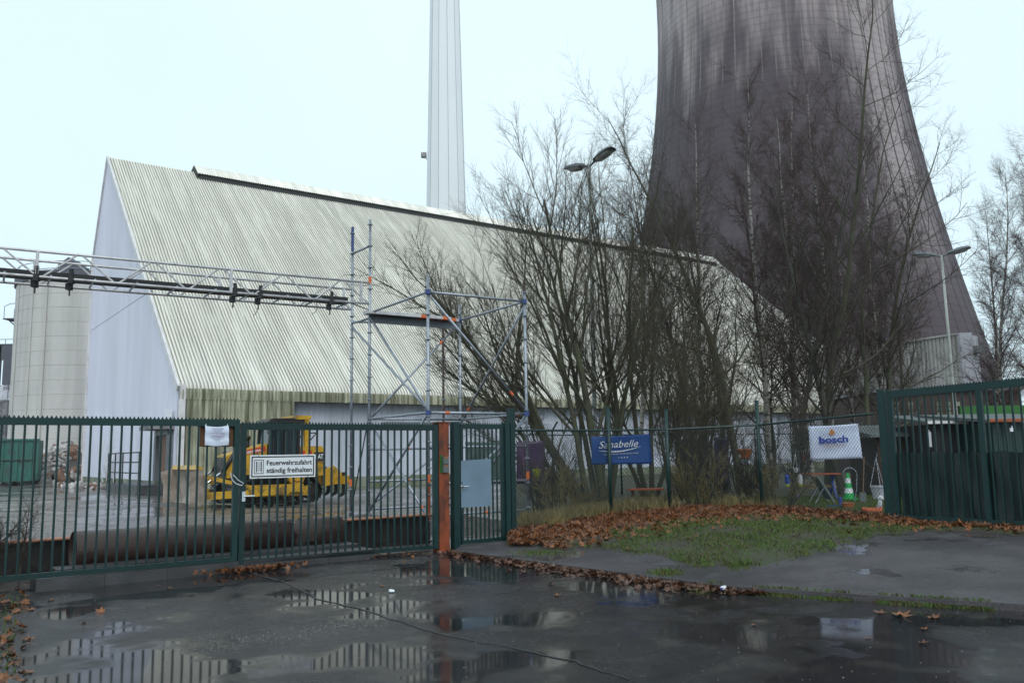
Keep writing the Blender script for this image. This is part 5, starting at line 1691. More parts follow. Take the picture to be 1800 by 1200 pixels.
def tree_at(seed, px, Y, toppx, P, kind, name, label, bark, twig, r0, group=None):
    """trunk foot under pixel column px at distance Y, tip towards toppx"""
    x = aty(px, 800, Y)[0]
    b = np.array([x, Y, gz(x, Y) - 0.05])
    tp = aty(toppx[0], toppx[1], Y + (0.3 if seed % 2 else -0.3))
    v = tp - b
    T = Tree(seed)
    T.branch(b, unit(v + np.array([0, 0, 0])), np.linalg.norm(v) * 0.98, r0, 0, P)
    return T.finish(name, b, label, bark, twig, group)
GRP = 'bare trees in front of the cooling tower'
tree_at(31, 1300, 24.5, (1222, 110), ALDER, 0, 'alder_tree', 'tall bare alder leaning left across the left flank of the tower', 'bark', 'twig', 0.115)
tree_at(132, 1452, 25.5, (1445, -20), ALDER, 0, 'alder_tree', 'tallest bare alder, its tip above the middle of the tower', 'bark', 'twig_red', 0.125)
tree_at(135, 1520, 26.5, (1585, 150), ALDER, 0, 'alder_tree', 'bare alder leaning right over the right edge of the tower', 'bark', 'twig', 0.095)
BI1 = tree_at(34, 1352, 27.5, (1300, 130), BIRCH, 0, 'birch_tree', 'bare birch standing next to the left-leaning alder', 'birch', 'twig_red', 0.11)
tree_at(35, 1428, 28.0, (1370, 200), BIRCH, 0, 'birch_tree', 'bare birch leaning left behind the tallest alder', 'birch', 'twig_red', 0.10)
BI2 = tree_at(36, 1462, 29.0, (1480, 150), BIRCH, 0, 'birch_tree', 'upright bare birch right behind the tallest alder', 'birch', 'twig_red', 0.11)
AL1 = tree_at(37, 1395, 24.0, (1425, 330), ALDER, 0, 'alder_tree', 'smaller bare alder in the middle of the tree group', 'bark_dark', 'twig', 0.10)
tree_at(38, 1545, 27.0, (1560, 230), ALDER, 0, 'alder_tree', 'bare alder rising between the white banner and the gate post', 'bark', 'twig', 0.11)
AL2 = tree_at(39, 1275, 26.0, (1250, 330), ALDER, 0, 'alder_tree', 'short bare alder behind the hazel thicket', 'bark_dark', 'twig_olive', 0.10)
tree_at(41, 1768, 38.0, (1735, 300), BIRCH, 0, 'birch_tree', 'bare birch beyond the fabric-backed gate, next to the plant enclosure', 'birch', 'twig_red', 0.11)
BI3 = tree_at(42, 1812, 36.0, (1775, 290), BIRCH, 0, 'birch_tree', 'bare birch beyond the fabric-backed gate, farther from the tower', 'birch', 'twig_red', 0.12)
tree_at(43, 1860, 40.0, (1830, 260), BIRCH, 0, 'birch_tree', 'outermost bare birch beyond the fabric-backed gate', 'birch', 'twig_red', 0.12)
tree_at(44, 1120, 33.0, (1100, 200), BIRCH, 0, 'birch_tree', 'slender bare birch behind the willow and the lamp', 'birch', 'twig_red', 0.10)

# more individuals of the same habit, turned and scaled
def again(src, px, Y, rz, sc, label):
    o = copy_tree(src)
    x = float(aty(px, 800, Y)[0])
    o.location = (x, Y, gz(x, Y) - 0.05)
    o.rotation_euler = (0, 0, rz)
    o.scale = (sc, sc, sc * 1.02)
    o["label"] = label
    return o
again(BI1, 1395, 31.0, 2.1, 1.05, 'bare birch in the back row, left of the leaning birch')
again(BI1, 1508, 32.5, 4.0, 1.00, 'bare birch in the back row beside the plant enclosure')
again(BI2, 1238, 30.5, 1.0, 0.95, 'bare birch in the back row behind the hazel thicket')
again(BI2, 1560, 31.0, 3.4, 0.90, 'bare birch in the back row behind the gate post')
again(AL1, 1478, 23.6, 2.6, 1.15, 'smaller bare alder directly behind the white banner')
again(AL1, 1215, 27.5, 4.4, 1.05, 'smaller bare alder behind the blue banner')
again(AL2, 1360, 30.0, 1.7, 1.15, 'bare alder in the back row behind the hanging orange pot')
again(AL2, 1590, 33.0, 5.0, 1.00, 'bare alder in the back row next to the second lamp')
again(BI3, 1742, 41.0, 1.2, 0.95, 'bare birch at the end wall of the plant enclosure')

def shrub(seed, x, y, n, h, spread, name, label, twig='twig_olive'):
    T = Tree(seed)
    b = np.array([x, y, gz(x, y) - 0.04])
    for k in range(n):
        a = T.r.uniform(0, 2 * PI); s = spread * T.r.uniform(0.1, 1)
        T.branch(b + np.array([math.cos(a) * 0.25, math.sin(a) * 0.25, 0]), (math.cos(a) * s, math.sin(a) * s, 1), h * T.r.uniform(0.65, 1.1), 0.022 * T.r.uniform(0.6, 1.3), 0, SHRUB)
    return T.finish(name, b, label, 'bark_dark', twig, None, 'shrub')
shrub(51, aty(1195, 800, 20.6)[0], 20.6, 20, 4.6, 0.32, 'hazel_shrub', 'dense bare hazel thicket rising right of the blue banner')
shrub(52, aty(1250, 800, 21.5)[0], 21.5, 18, 4.2, 0.34, 'hazel_shrub', 'dense bare hazel thicket in front of the violet banner')
shrub(53, aty(1370, 800, 21.0)[0], 21.0, 12, 2.8, 0.40, 'hazel_shrub', 'thin bare shrub below the hanging orange pot', 'twig')
shrub(54, aty(955, 800, 20.5)[0], 20.5, 16, 1.7, 0.5, 'bramble_shrub', 'low bare bramble beside the scaffold leg', 'twig')
shrub(55, aty(1290, 800, 19.3)[0], 19.3, 18, 1.5, 0.55, 'bramble_shrub', 'low bare bramble at the fence below the violet banner', 'twig')
shrub(56, aty(1225, 800, 19.0)[0], 19.0, 13, 1.15, 0.8, 'bramble_shrub', 'tangled brown scrub at the fence post between the blue and violet banners', 'dry_grass')
shrub(57, aty(1362, 800, 18.9)[0], 18.9, 11, 0.95, 0.8, 'bramble_shrub', 'tangled brown scrub at the fence left of the white banner', 'dry_grass')
shrub(58, aty(1000, 800, 19.5)[0], 19.5, 12, 1.1, 0.7, 'bramble_shrub', 'tangled brown scrub between the scaffold leg and the blue banner', 'dry_grass')
# brushwood behind the left end of the gate
T = Tree(61)
bq = gp(-1.0, 0.0, 0.75)
for k in range(16):
    T.branch(bq + np.array([T.r.uniform(-0.5, 0.9), T.r.uniform(-0.3, 0.3), 0.02]), (T.r.uniform(-0.3, 1.0), T.r.uniform(-0.3, 0.4), T.r.uniform(0.15, 0.7)), T.r.uniform(0.7, 1.3), 0.012, 0, SHRUB)
T.finish('brushwood', bq, 'tangle of cut branches behind the left end of the gate', 'twig', 'twig', None, 'branches')

# ================================================================== BANNERS
def banner(name, corners, mat, label, cat='banner', sag=0.02, th=0.004, n=14):
    """corners: TL TR BR BL (world)"""
    tl, tr, br_, bl_ = [np.asarray(c, float) for c in corners]
    mb = MB()
    P = []
    nn = np.cross(tr - tl, bl_ - tl); nn /= np.linalg.norm(nn)
    if nn[1] > 0: nn = -nn
    for i in range(n + 1):
        b = i / n
        rw = []
        for j in range(n + 1):
            a = j / n
            p = (tl * (1 - a) + tr * a) * (1 - b) + (bl_ * (1 - a) + br_ * a) * b
            rw.append(p + nn * sag * math.sin(4.2 * (a + b)) + ZU * (-0.012 * math.sin(PI * a) if i == 0 else 0))
        P.append(rw)
    mb.grid(P)
    o = mb.build(name, mat, at=tuple(tl), smooth=True)
    o.modifiers.new('thick', 'SOLIDIFY').thickness = th
    tag(o, label, cat)
    return o, tl, tr, bl_, nn
Yb = 18.45
_fd = FP[2] - FP[1]; _fn = np.array([-_fd[1], _fd[0], 0.0]); _fn /= np.linalg.norm(_fn)
on_f = lambda x, y: onplane(x, y, FP[1] + _fn * 0.06, _fn)
ba = lambda x, y, Y=Yb: aty(x, y, Y)
o, tl, tr, bl_, nn = banner('cat_food_banner', [on_f(1039, 767), on_f(1143, 762), on_f(1145, 815), on_f(1040, 816)], 'banner_blue', 'blue banner with white Sanabelle lettering behind the mesh fence', sag=0.012)
ux, uy = unit(tr - tl), unit(tl - bl_)
W_, H_ = np.linalg.norm(tr - tl), np.linalg.norm(bl_ - tl)
def on_b(a, b, off=0.02): return tl + ux * a * W_ - uy * b * H_ + nn * off
def bpart(mb, name, mat, parent):
    return mb.build(name, mat, parent)
bpart(text_mesh('Sanabelle', 0.36 * H_, on_b(0.12, 0.44), ux, uy, shear=0.3, width=0.66 * W_), 'lettering', 'sign_white', o)
sw = MB()
for k in range(16):
    a0, a1 = k / 16, (k + 1) / 16
    c = lambda a: 0.48 + 0.14 * math.sin(PI * (0.1 + 0.8 * a)) - 0.08 * a
    t = 0.018 * math.sin(PI * (a0 + a1) / 2) + 0.004
    sw.add([on_b(0.12 + .70 * a0, c(a0) - t), on_b(0.12 + .70 * a1, c(a1) - t), on_b(0.12 + .70 * a1, c(a1) + t), on_b(0.12 + .70 * a0, c(a0) + t)], [(0, 1, 2, 3)])
bpart(sw, 'swoosh', 'sign_white', o)
dots = MB()
for a in np.linspace(0.44, 0.58, 4):
    dots.add([on_b(a, 0.79), on_b(a + 0.018, 0.79), on_b(a + 0.018, 0.84), on_b(a, 0.84)], [(0, 1, 2, 3)])
for a in np.linspace(0.20, 0.76, 24):
    dots.add([on_b(a, 0.66), on_b(a + 0.014, 0.66), on_b(a + 0.014, 0.69), on_b(a, 0.69)], [(0, 1, 2, 3)])
bpart(dots, 'small_print', 'pot_grey', o)

Yw = 17.6
o, tl, tr, bl_, nn = banner('pet_food_banner', [ba(1421, 749, Yw), ba(1508, 744, Yw - .3), ba(1516, 805, Yw - .3), ba(1425, 808, Yw)], 'banner_white', 'tilted white banner with blue bosch lettering behind the mesh fence', sag=0.03)
ux, uy = unit(tr - tl), unit(tl - bl_)
W_, H_ = np.linalg.norm(tr - tl), np.linalg.norm(bl_ - tl)
bpart(text_mesh('bosch', 0.27 * H_, on_b(0.20, 0.52, 0.04), ux, uy, width=0.58 * W_, bold=0.035), 'lettering', 'print_blue', o)
bpart(text_mesh('TIERNAHRUNG', 0.085 * H_, on_b(0.27, 0.66, 0.04), ux, uy, width=0.44 * W_, bold=0.01), 'lettering', 'print_pink', o)
fl = MB()
fl.add([on_b(a, b, 0.042) for a, b in ((0.47, 0.10), (0.53, 0.22), (0.51, 0.28), (0.45, 0.29), (0.40, 0.25), (0.43, 0.17))], [tuple(range(6))])
bpart(fl, 'emblem', 'print_orange', o)
for ca, cb_ in ((tl, FP[3] + ZU * 2.05), (tr, FP[4] + ZU * 2.1), (tl + (bl_ - tl), FP[3] + ZU * 1.2), (tr + (bl_ - tl), FP[4] + ZU * 1.15)):
    bpart(MB().tube(ca, cb_, 0.004, 5), 'tie_cord', 'wood', o)

banner('purple_banner', [ba(908, 776, 21.5), ba(957, 774, 21.5), ba(960, 850, 21.5), ba(908, 850, 21.5)], 'banner_purple', 'dark purple banner with a pale figure beyond the scaffold leg', sag=0.015)
o, *_ = banner('violet_banner', [ba(1255, 768, 23.0), ba(1280, 768, 23.0), ba(1282, 855, 23.0), ba(1256, 855, 23.0)], 'banner_violet', 'narrow violet banner hanging behind the hazel thicket', sag=0.015)
banner('violet_banner', [ba(1190, 772, 23.3), ba(1242, 772, 23.3), ba(1242, 852, 23.3), ba(1190, 852, 23.3)], 'banner_violet', 'wide violet banner almost hidden by the hazel stems', sag=0.015)
banner('notice_board', [ba(818, 776, 19.9), ba(882, 776, 19.9), ba(882, 850, 19.9), ba(818, 850, 19.9)], 'banner_green', 'dull green printed board behind the wicket bars', 'board', sag=0.004, th=0.02)

# ================================================================== GARDEN THINGS
def pot(name, c, r, h, mat, label, hang=None, flare=0.72):
    root = thing(name, c, label, 'pot')
    MB().lathe([(0.01, 0), (r * flare, 0), (r * 0.98, h * 0.86), (r * 1.08, h * 0.88), (r * 1.08, h), (r * 0.95, h), (r * flare * 0.9, 0.03)], c, 18).build('body', mat, root, smooth=False)
    MB().lathe([(0.01, h * 0.85), (r * 0.94, h * 0.85)], c, 18).build('soil', 'soil', root)
    if hang:
        top = np.asarray(c) + ZU * (h + hang)
        for k in range(3):
            a = 2 * PI * k / 3 + 0.4
            MB().tube(np.asarray(c) + np.array([r * math.cos(a), r * math.sin(a), h]), top, 0.006, 4).build('cord', 'pot_grey', root)
        MB().path([top, top + ZU * 0.05 + np.array([0.03, 0, 0]), top + ZU * 0.10], 0.006, 4).build('hook', 'galv', root)
    return root
def on_ground(px, py, z=0.30):
    p = gnd(px, py, z); p[2] = gz(p[0], p[1]); return p
q = ba(1310, 805, 18.75); pot('hanging_pot', q, 0.15, 0.20, 'terracotta', 'orange hanging pot dangling from the alder behind the fence', hang=0.5, flare=0.55)
q = ba(1375, 814, 21.0); pot('hanging_pot', q, 0.10, 0.13, 'pot_grey', 'pale hanging pot beside the birch trunk', hang=0.45, flare=0.6)
q = ba(1412, 808, 21.4); pot('hanging_pot', q, 0.08, 0.11, 'orange', 'small bright orange hanging pot next to the white banner', hang=0.4, flare=0.6)
q = ba(1400, 830, 20.6); pot('hanging_pot', q, 0.07, 0.11, 'white', 'small white hanging pot below the orange one', hang=0.35, flare=0.7)
q = ba(1545, 876, 16.2); pot('hanging_bucket', q, 0.135, 0.24, 'pot_grey', 'pale grey bucket planter hung on cords near the gate post', hang=0.52, flare=0.72)
q = on_ground(1523, 868); pot('flower_pot', q, 0.11, 0.17, 'pot_yellow', 'yellow flower pot on the garden grass', flare=0.8)
q = on_ground(1491, 895); pot('flower_pot', q, 0.13, 0.10, 'terracotta', 'flat terracotta dish in the leaves before the cone', flare=0.9)

# road cone
cc = on_ground(1493, 880, 0.31)
hC = float(onplane(1490, 831, cc, np.array([cc[0], cc[1], 0]))[2]) - cc[2]
cone = thing('road_cone', cc, 'green and white banded road cone on the garden grass', 'cone')
MB().box(cc + ZU * 0.02, (0.34, 0.34, 0.04)).build('base', 'cone_green', cone)
rc_ = lambda z: 0.135 - 0.105 * z / hC
for k in range(5):
    z0, z1 = 0.04 + (hC - 0.04) * k / 5, 0.04 + (hC - 0.04) * (k + 1) / 5
    MB().lathe([(rc_(z0), z0), (rc_(z1), z1)] + ([(0.01, z1)] if k == 4 else []), cc, 20).build('band', 'cone_green' if k % 2 == 0 else 'white', cone, smooth=False)

# duck planter
dc = on_ground(1535, 912, 0.29)
duck = thing('duck_planter', dc, 'orange-bodied duck planter with white head and yellow beak in the leaves', 'planter')
P = []
for t, w, z0, z1 in ((-0.20, 0.015, 0.13, 0.17), (-0.15, 0.07, 0.05, 0.17), (-0.05, 0.105, 0.01, 0.16), (0.06, 0.10, 0.01, 0.16), (0.14, 0.065, 0.05, 0.18), (0.18, 0.02, 0.10, 0.18)):
    P.append([dc + np.array([t, w * math.cos(a), (z0 + z1) / 2 + (z1 - z0) / 2 * math.sin(a)]) for a in np.linspace(0, 2 * PI, 13)])
MB().grid(P).build('body', 'orange', duck, smooth=True)
MB().path([dc + np.array([0.12, 0, 0.15]), dc + np.array([0.15, 0, 0.24]), dc + np.array([0.15, 0, 0.30])], [0.05, 0.035, 0.035], 10).build('neck', 'white', duck, smooth=True)
P = []
for t, w in ((-0.055, 0.012), (-0.03, 0.045), (0.0, 0.055), (0.03, 0.045), (0.05, 0.015)):
    P.append([dc + np.array([0.165 + t, w * math.cos(a), 0.325 + w * math.sin(a)]) for a in np.linspace(0, 2 * PI, 11)])
hd2 = MB().grid(P).build('head', 'white', duck, smooth=True)
MB().path([dc + np.array([0.20, 0, 0.32]), dc + np.array([0.265, 0, 0.31])], [0.022, 0.008], 8).build('beak', 'pot_yellow', duck)
o = on_ground(1478, 893); 
tag(MB().lohi(o + np.array([-0.03, -0.03, 0]), o + np.array([0.03, 0.03, 0.20])).lohi(o + np.array([-0.28, -0.01, 0.0]), o + np.array([-0.035, 0.01, 0.035])).build('edging_stake', 'blue_plastic', at=tuple(o)), 'short blue stake at the edge of the garden grass', 'stake')

def plank_table(name, c, L, h, yaw, label, mat='plank_orange', cat='bench', nplank=3, w=0.30):
    root = thing(name, c, label, cat)
    d = np.array([math.cos(yaw), math.sin(yaw), 0]); s = np.array([-d[1], d[0], 0])
    for k in range(nplank):
        MB().box(np.asarray(c) + s * (k - (nplank - 1) / 2) * (w / nplank + 0.01) + ZU * h, (L, w / nplank, 0.035), (d, s, ZU)).build('plank', mat, root)
    for e in (-0.38, 0.38):
        for ss in (-1, 1):
            MB().beam(np.asarray(c) + d * L * e + s * w * 0.6 * ss, np.asarray(c) + d * L * e - s * w * 0.25 * ss + ZU * (h - 0.02), 0.05, 0.05).build('leg', 'blue_plastic' if cat == 'table' else 'wood', root)
    MB().beam(np.asarray(c) - d * L * 0.38 + ZU * h * 0.5, np.asarray(c) + d * L * 0.38 + ZU * h * 0.5, 0.04, 0.06).build('stretcher', 'wood', root)
    return root
c = on_ground(1135, 885, 0.3); c = np.array([aty(1135, 870, 19.6)[0], 19.6, 0]); c[2] = gz(c[0], c[1])
plank_table('garden_bench', c, 0.78, 0.46, 0.05, 'orange-red plank bench behind the fence below the blue banner', w=0.36)
c = np.array([aty(1430, 850, 22.0)[0], 22.0, 0]); c[2] = gz(c[0], c[1])
plank_table('beer_table', c, 1.25, 0.62, -0.03, 'orange plank table with folding blue legs behind the white banner', cat='table', w=0.45)
# edging of pale stones
es = thing('stone_edging', np.array([aty(1085, 880, 18.9)[0], 18.9, gz(2.3, 18.9)]), 'row of pale yellowish stones edging the bed below the blue banner', 'stones')
MT['stone_pale'] = M('pale_lichen_stone', (0.42, 0.40, 0.22), 0.8, var=0.35, scale=9)
for me_i in range(2):
    pass
for k, px in enumerate(list(range(1062, 1112, 7)) + [1195, 1201, 1206, 1199, 1204]):
    p = aty(px, 882, 18.9); p = np.array([p[0], 18.9 + 0.05 * (k % 3), gz(p[0], 18.9) + 0.05 + (0.10 if k >= len(range(1062, 1112, 7)) + 2 else 0)])
    me = ROCKS[k % 6].copy(); me.materials.clear(); me.materials.append(MT['stone_pale'])
    st = inst('stone', me, es, p - np.array(wloc(es)), (0.3 * k, 0.2 * k, k))
    st.scale = (0.16, 0.13, 0.12)
# garden chair, hoop, broom, small hanging birds
c = np.array([aty(1445, 862, 20.2)[0], 20.2, 0]); c[2] = gz(c[0], c[1])
ch = thing('garden_chair', c, 'grey-green reclining garden chair beside the orange table', 'chair')
MB().beam(c + np.array([-0.15, 0, 0.62]), c + np.array([0.04, 0, 0.30]), 0.45, 0.05, up=(1, 0, 1)).build('backrest', 'roof_felt', ch)
MB().beam(c + np.array([0.04, 0, 0.30]), c + np.array([0.16, 0, 0.10]), 0.45, 0.05, up=(1, 0, 1)).build('seat', 'roof_felt', ch)
for dy in (-0.2, 0.2):
    MB().path([c + np.array([-0.25, dy, 0]), c + np.array([-0.02, dy, 0.36]), c + np.array([0.22, dy, 0.0])], 0.014, 6).build('leg', 'galv', ch)
c = np.array([aty(1497, 860, 20.6)[0], 20.6, 0]); c[2] = gz(c[0], c[1])
tag(MB().path([c + np.array([0.17 * math.cos(a) - 0.02, 0, 0.62 + 0.17 * math.sin(a)]) for a in np.linspace(PI * 0.9, -0.3, 12)] + [c + np.array([0.12, 0, 0.3]), c + np.array([0.05, 0, 0.0])], 0.013, 6).build('metal_hoop', 'galv', at=tuple(c)), 'bent grey metal crook standing behind the green cone', 'crook')
c = np.array([aty(1516, 850, 20.2)[0], 20.2, 0]); c[2] = gz(c[0], c[1])
bro = thing('garden_spade', c, 'spade with a pale wooden handle leaning right of the white banner', 'spade')
MB().tube(c + np.array([0, 0, 0.2]), c + np.array([0.12, 0.1, 1.05]), 0.016, 6).build('handle', 'wood', bro)
MB().box(c + np.array([-0.01, 0, 0.12]), (0.15, 0.02, 0.22)).build('blade', 'roof_felt', bro)
for k, (px, py, Y, mt1, mt2, lb) in enumerate(((1384, 850, 20.0, 'blue_plastic', 'lime', 'blue hanging bird feeder with a lime base'), (1407, 850, 20.2, 'pot_grey', 'lime', 'grey hanging bird feeder with a lime base'))):
    c = aty(px, py, Y)
    bfz = thing('bird_feeder', c, lb + ' behind the fence', 'bird feeder')
    MB().lathe([(0.01, 0.0), (0.05, 0.0), (0.055, 0.17), (0.02, 0.22), (0.01, 0.22)], c, 12).build('tube', mt1, bfz)
    MB().lathe([(0.01, -0.06), (0.04, -0.06), (0.05, -0.003), (0.01, -0.003)], c, 12).build('dish', mt2, bfz)
    MB().tube(c + ZU * 0.22, c + ZU * 0.75, 0.004, 4).build('string', 'galv', bfz)
c = aty(944, 845, 20.9); c0_ = np.array([c[0], c[1], gz(c[0], c[1])])
yl = thing('yellow_funnel', c0_, 'yellow inverted-cone marker on a stake by the scaffold leg', 'marker')
MB().tube(c0_, c + ZU * 0.02, 0.012, 6).build('stake', 'wood', yl)
MB().lathe([(0.015, 0), (0.12, 0.28), (0.01, 0.285)], c, 14).build('cone', 'lime', yl)

# sheds behind the right gate
def shed(name, x0, x1, y0, y1, z1, label, wall, roof, over=0.25, fascia=None, rise=0.25):
    c = np.array([(x0 + x1) / 2, (y0 + y1) / 2, 0.28])
    root = thing(name, c, label, 'shed')
    nb = max(2, int((x1 - x0) / 0.22))
    for k in range(nb):
        a, b = x0 + (x1 - x0) * k / nb, x0 + (x1 - x0) * (k + 1) / nb - 0.012
        MB().lohi((a, y0, 0.28), (b, y0 + 0.03, z1)).build('board', wall, root)
    MB().lohi((x0, y0 + 0.04, 0.28), (x0 + 0.04, y1, z1)).lohi((x1 - 0.04, y0 + 0.04, 0.28), (x1, y1, z1)).lohi((x0 + 0.05, y1, 0.28), (x1 - 0.05, y1 + 0.04, z1)).build('wall', wall, root)
    MB().add([(x0 - over, y0 - over, z1 + 0.003), (x1 + over, y0 - over, z1 + 0.003), (x1 + over, y1 + over, z1 + rise), (x0 - over, y1 + over, z1 + rise),
              (x0 - over, y0 - over, z1 + 0.07), (x1 + over, y0 - over, z1 + 0.07), (x1 + over, y1 + over, z1 + rise + 0.07), (x0 - over, y1 + over, z1 + rise + 0.07)],
             [(0, 3, 2, 1), (4, 5, 6, 7), (0, 1, 5, 4), (2, 3, 7, 6), (0, 4, 7, 3), (1, 2, 6, 5)]).build('roof', roof, root)
    if fascia:
        MB().lohi((x0 - over, y0 - over - 0.035, z1 + 0.01), (x1 + over, y0 - over - 0.003, z1 + 0.075)).build('fascia', fascia, root)
    return root
def X(px, Y): return float(aty(px, 760, Y)[0])
def Z(py, px, Y): return float(aty(px, py, Y)[2])
s1 = shed('garden_shed', X(1640, 21), X(1738, 21), 21.0, 23.2, Z(745, 1680, 21), 'dark boarded garden shed with white roof edge behind the gate', 'shed_dark', 'roof_felt', fascia='white_trim')
s2 = shed('garden_shed', X(1745, 19.5), X(1900, 19.5), 19.5, 22.5, Z(742, 1780, 19.5), 'dark green shed with orange fascia behind the gate', 'green_dark', 'roof_felt', fascia='plank_orange')
MB().lohi((X(1688, 24), 23.9, Z(738, 1740, 24)), (X(1930, 24), 24.0, Z(713, 1740, 24))).build('green_signboard', 'fascia_green', s2)
for px in (1690, 1900):
    MB().lohi((X(px, 24), 24.01, 0.2), (X(px, 24) + 0.09, 24.1, Z(713, 1740, 24))).build('sign_post', 'wood', s2)
s3 = shed('tool_hut', X(1540, 22.5), X(1612, 22.5), 22.5, 24.4, Z(768, 1560, 22.5), 'low dark hut with grey sloping roof left of the gate post', 'shed_brown', 'roof_felt', rise=0.30)
# brick hall far behind
hy = 50.0
hall = thing('brick_hall', (X(1650, hy), hy + 4, 0), 'long low brown brick hall with pale windows behind the garden sheds', 'building')
hz = Z(688, 1640, hy)
MB().lohi((X(1545, hy), hy, -0.1), (X(1800, hy), hy + 8, hz)).build('wall', 'shed_brown', hall)
MB().lohi((X(1540, hy), hy - 0.3, hz + 0.003), (X(1805, hy), hy + 8.3, hz + 0.3)).build('roof', 'ruin_grey', hall)
for px in (1575, 1600, 1650, 1666, 1683, 1735):
    wn_ = MB().lohi((X(px, hy), hy - 0.06, Z(738, px, hy)), (X(px + 8, hy), hy - 0.003, Z(706, px, hy))).build('window', 'plinth', hall)
    for k in range(1, 4):
        zq = Z(738, px, hy) + (Z(706, px, hy) - Z(738, px, hy)) * k / 4
        MB().lohi((X(px, hy), hy - 0.09, zq - 0.03), (X(px + 8, hy), hy - 0.062, zq + 0.03)).build('glazing_bar', 'shed_brown', wn_)
# things hung on the sheds
def hung(name, px, py, Y, w, h, mat, label, cat, d=0.03):
    c = aty(px, py, Y)
    return tag(MB().box((0, 0, 0), (w, d, h)).lohi((-w * 0.1, -d * .3, h / 2), (w * 0.1, d * .3, h / 2 + 0.05)).build(name, mat, at=(0, 0, 0)), label, cat), c
for nm, px, py, Y, w, h, mt_, lb, ct in (
        ('bunting_flag', 1716, 768, 20.6, 0.28, 0.75, 'banner_violet', 'dark violet cloth hanging on the shed front', 'cloth'),
        ('paper_sheet', 1717, 794, 20.55, 0.16, 0.42, 'white', 'white paper sheet below the violet cloth', 'paper'),
        ('paper_sheet', 1634, 772, 20.7, 0.08, 0.36, 'pot_grey', 'narrow pale strip of paper at the shed corner', 'paper'),
        ('wall_plate', 1779, 755, 19.3, 0.10, 0.08, 'white', 'small white and blue plate on the green shed', 'plate'),
        ('flower_ornament', 1726, 759, 20.5, 0.10, 0.20, 'orange', 'orange flower ornament on the dark shed', 'ornament'),
        ('lantern', 1557, 787, 19.5, 0.20, 0.16, 'red_plastic', 'red box ornament right of the white banner', 'box'),
        ('tray', 1557, 777, 19.5, 0.22, 0.035, 'pot_yellow', 'yellow tray above the red box', 'tray'),
        ('crate', 1557, 808, 19.5, 0.20, 0.10, 'lime', 'lime green crate below the red box', 'crate')):
    o, c = hung(nm, px, py, Y, w, h, mt_, lb, ct)
    o.location = tuple(float(t) for t in c)

# ================================================================== LEAVES, GRASS, LITTER
def leaf_poly(r, s):
    """maple-like outline, curled"""
    out = []
    lob = (1.0, 0.45, 0.85, 0.40, 0.70, 0.35, 0.55, 0.35, 0.70, 0.40, 0.85, 0.45)
    for k, l_ in enumerate(lob):
        a = PI / 2 + 2 * PI * k / len(lob)
        out.append((l_ * s * math.cos(a), l_ * s * math.sin(a)))
    return out
def add_leaf(mb, p, s, r, tilt=0.5, curl=0.5):
    yaw = r.uniform(0, 2 * PI)
    tx, ty = r.normal(0, tilt, 2)
    Rm = np.array(Matrix.Rotation(yaw, 3, 'Z') @ Matrix.Rotation(tx, 3, 'X') @ Matrix.Rotation(ty, 3, 'Y'))
    pts = [(0.0, 0.0)] + leaf_poly(r, s)
    cu = r.uniform(0.2, 1.0) * curl
    V = []
    for i, (x, y) in enumerate(pts):
        d2 = (x * x + y * y) / (s * s)
        z = cu * s * (d2 * 0.6 + 0.35 * (x / s) ** 2) + r.uniform(-0.06, 0.06) * s
        V.append(np.asarray(p) + Rm @ np.array([x, y, z]))
    n = len(pts) - 1
    mb.add(V, [(0, 1 + i, 1 + (i + 1) % n) for i in range(n)])
r = np.random.default_rng(5)
def inroad(x, y): return x < kerb_x(y)
lit = MB()
# drift along the mesh fence and in front of the right gate
def fence_y(x):
    xs_ = [p[0] for p in FP]; ys_ = [p[1] for p in FP]
    return float(np.interp(x, xs_, ys_))
cnt = 0
while cnt < 10500:
    x = r.uniform(-0.1, 6.6)
    ye = fence_y(x)
    y0 = verge_y(x)
    y = ye - abs(r.normal(0, 1.5)) + 0.45
    if y < y0 - 0.05 or y > ye + 0.5:
        continue
    dens = 0.9 if x < 4.2 else 0.5
    if y < y0 + 0.5 and r.random() > (0.35 if x > 1.3 else 0.9):
        continue
    if x > 1.6 and y < ye - 2.0 and r.random() > 0.42:
        continue
    if r.random() > dens:
        continue
    pile_h = 0.09 * math.exp(-((y - ye) / 0.9) ** 2) * (1.4 if x < 2 else 0.9)
    add_leaf(lit, (x, y, gz(x, y) + r.uniform(0, 1) * pile_h + 0.012), r.uniform(0.05, 0.10), r, 0.55, 0.9)
    cnt += 1
for k in range(520):
    s = r.uniform(0.2, 4.2); off = -abs(r.normal(0, 0.35)) - 0.05
    p = rgp(s, 0, off)
    add_leaf(lit, (p[0], p[1], gz(p[0], p[1]) + 0.015), r.uniform(0.05, 0.10), r, 0.4, 0.9)
o = lit.build('leaf_drift', 'leaf'); tag(o, 'thick drift of brown fallen leaves along the mesh fence', 'leaves', kind='stuff')
# wet leaves packed in the gutter
gut = MB()
for k in range(1500):
    y = 14.3 - 4.6 * r.random() ** 0.8
    x = kerb_x(y) - abs(r.normal(0, 0.09)) - 0.02 + (0.05 if y > 13 else 0)
    if r.random() < 0.15: x -= abs(r.normal(0, 0.25))
    add_leaf(gut, (x, y, 0.012 + 0.04 * r.random() ** 2), r.uniform(0.03, 0.07), r, 0.45, 0.7)
o = gut.build('gutter_leaves', 'leaf_wet'); tag(o, 'wet dark leaves packed along the foot of the kerb', 'leaves', kind='stuff')
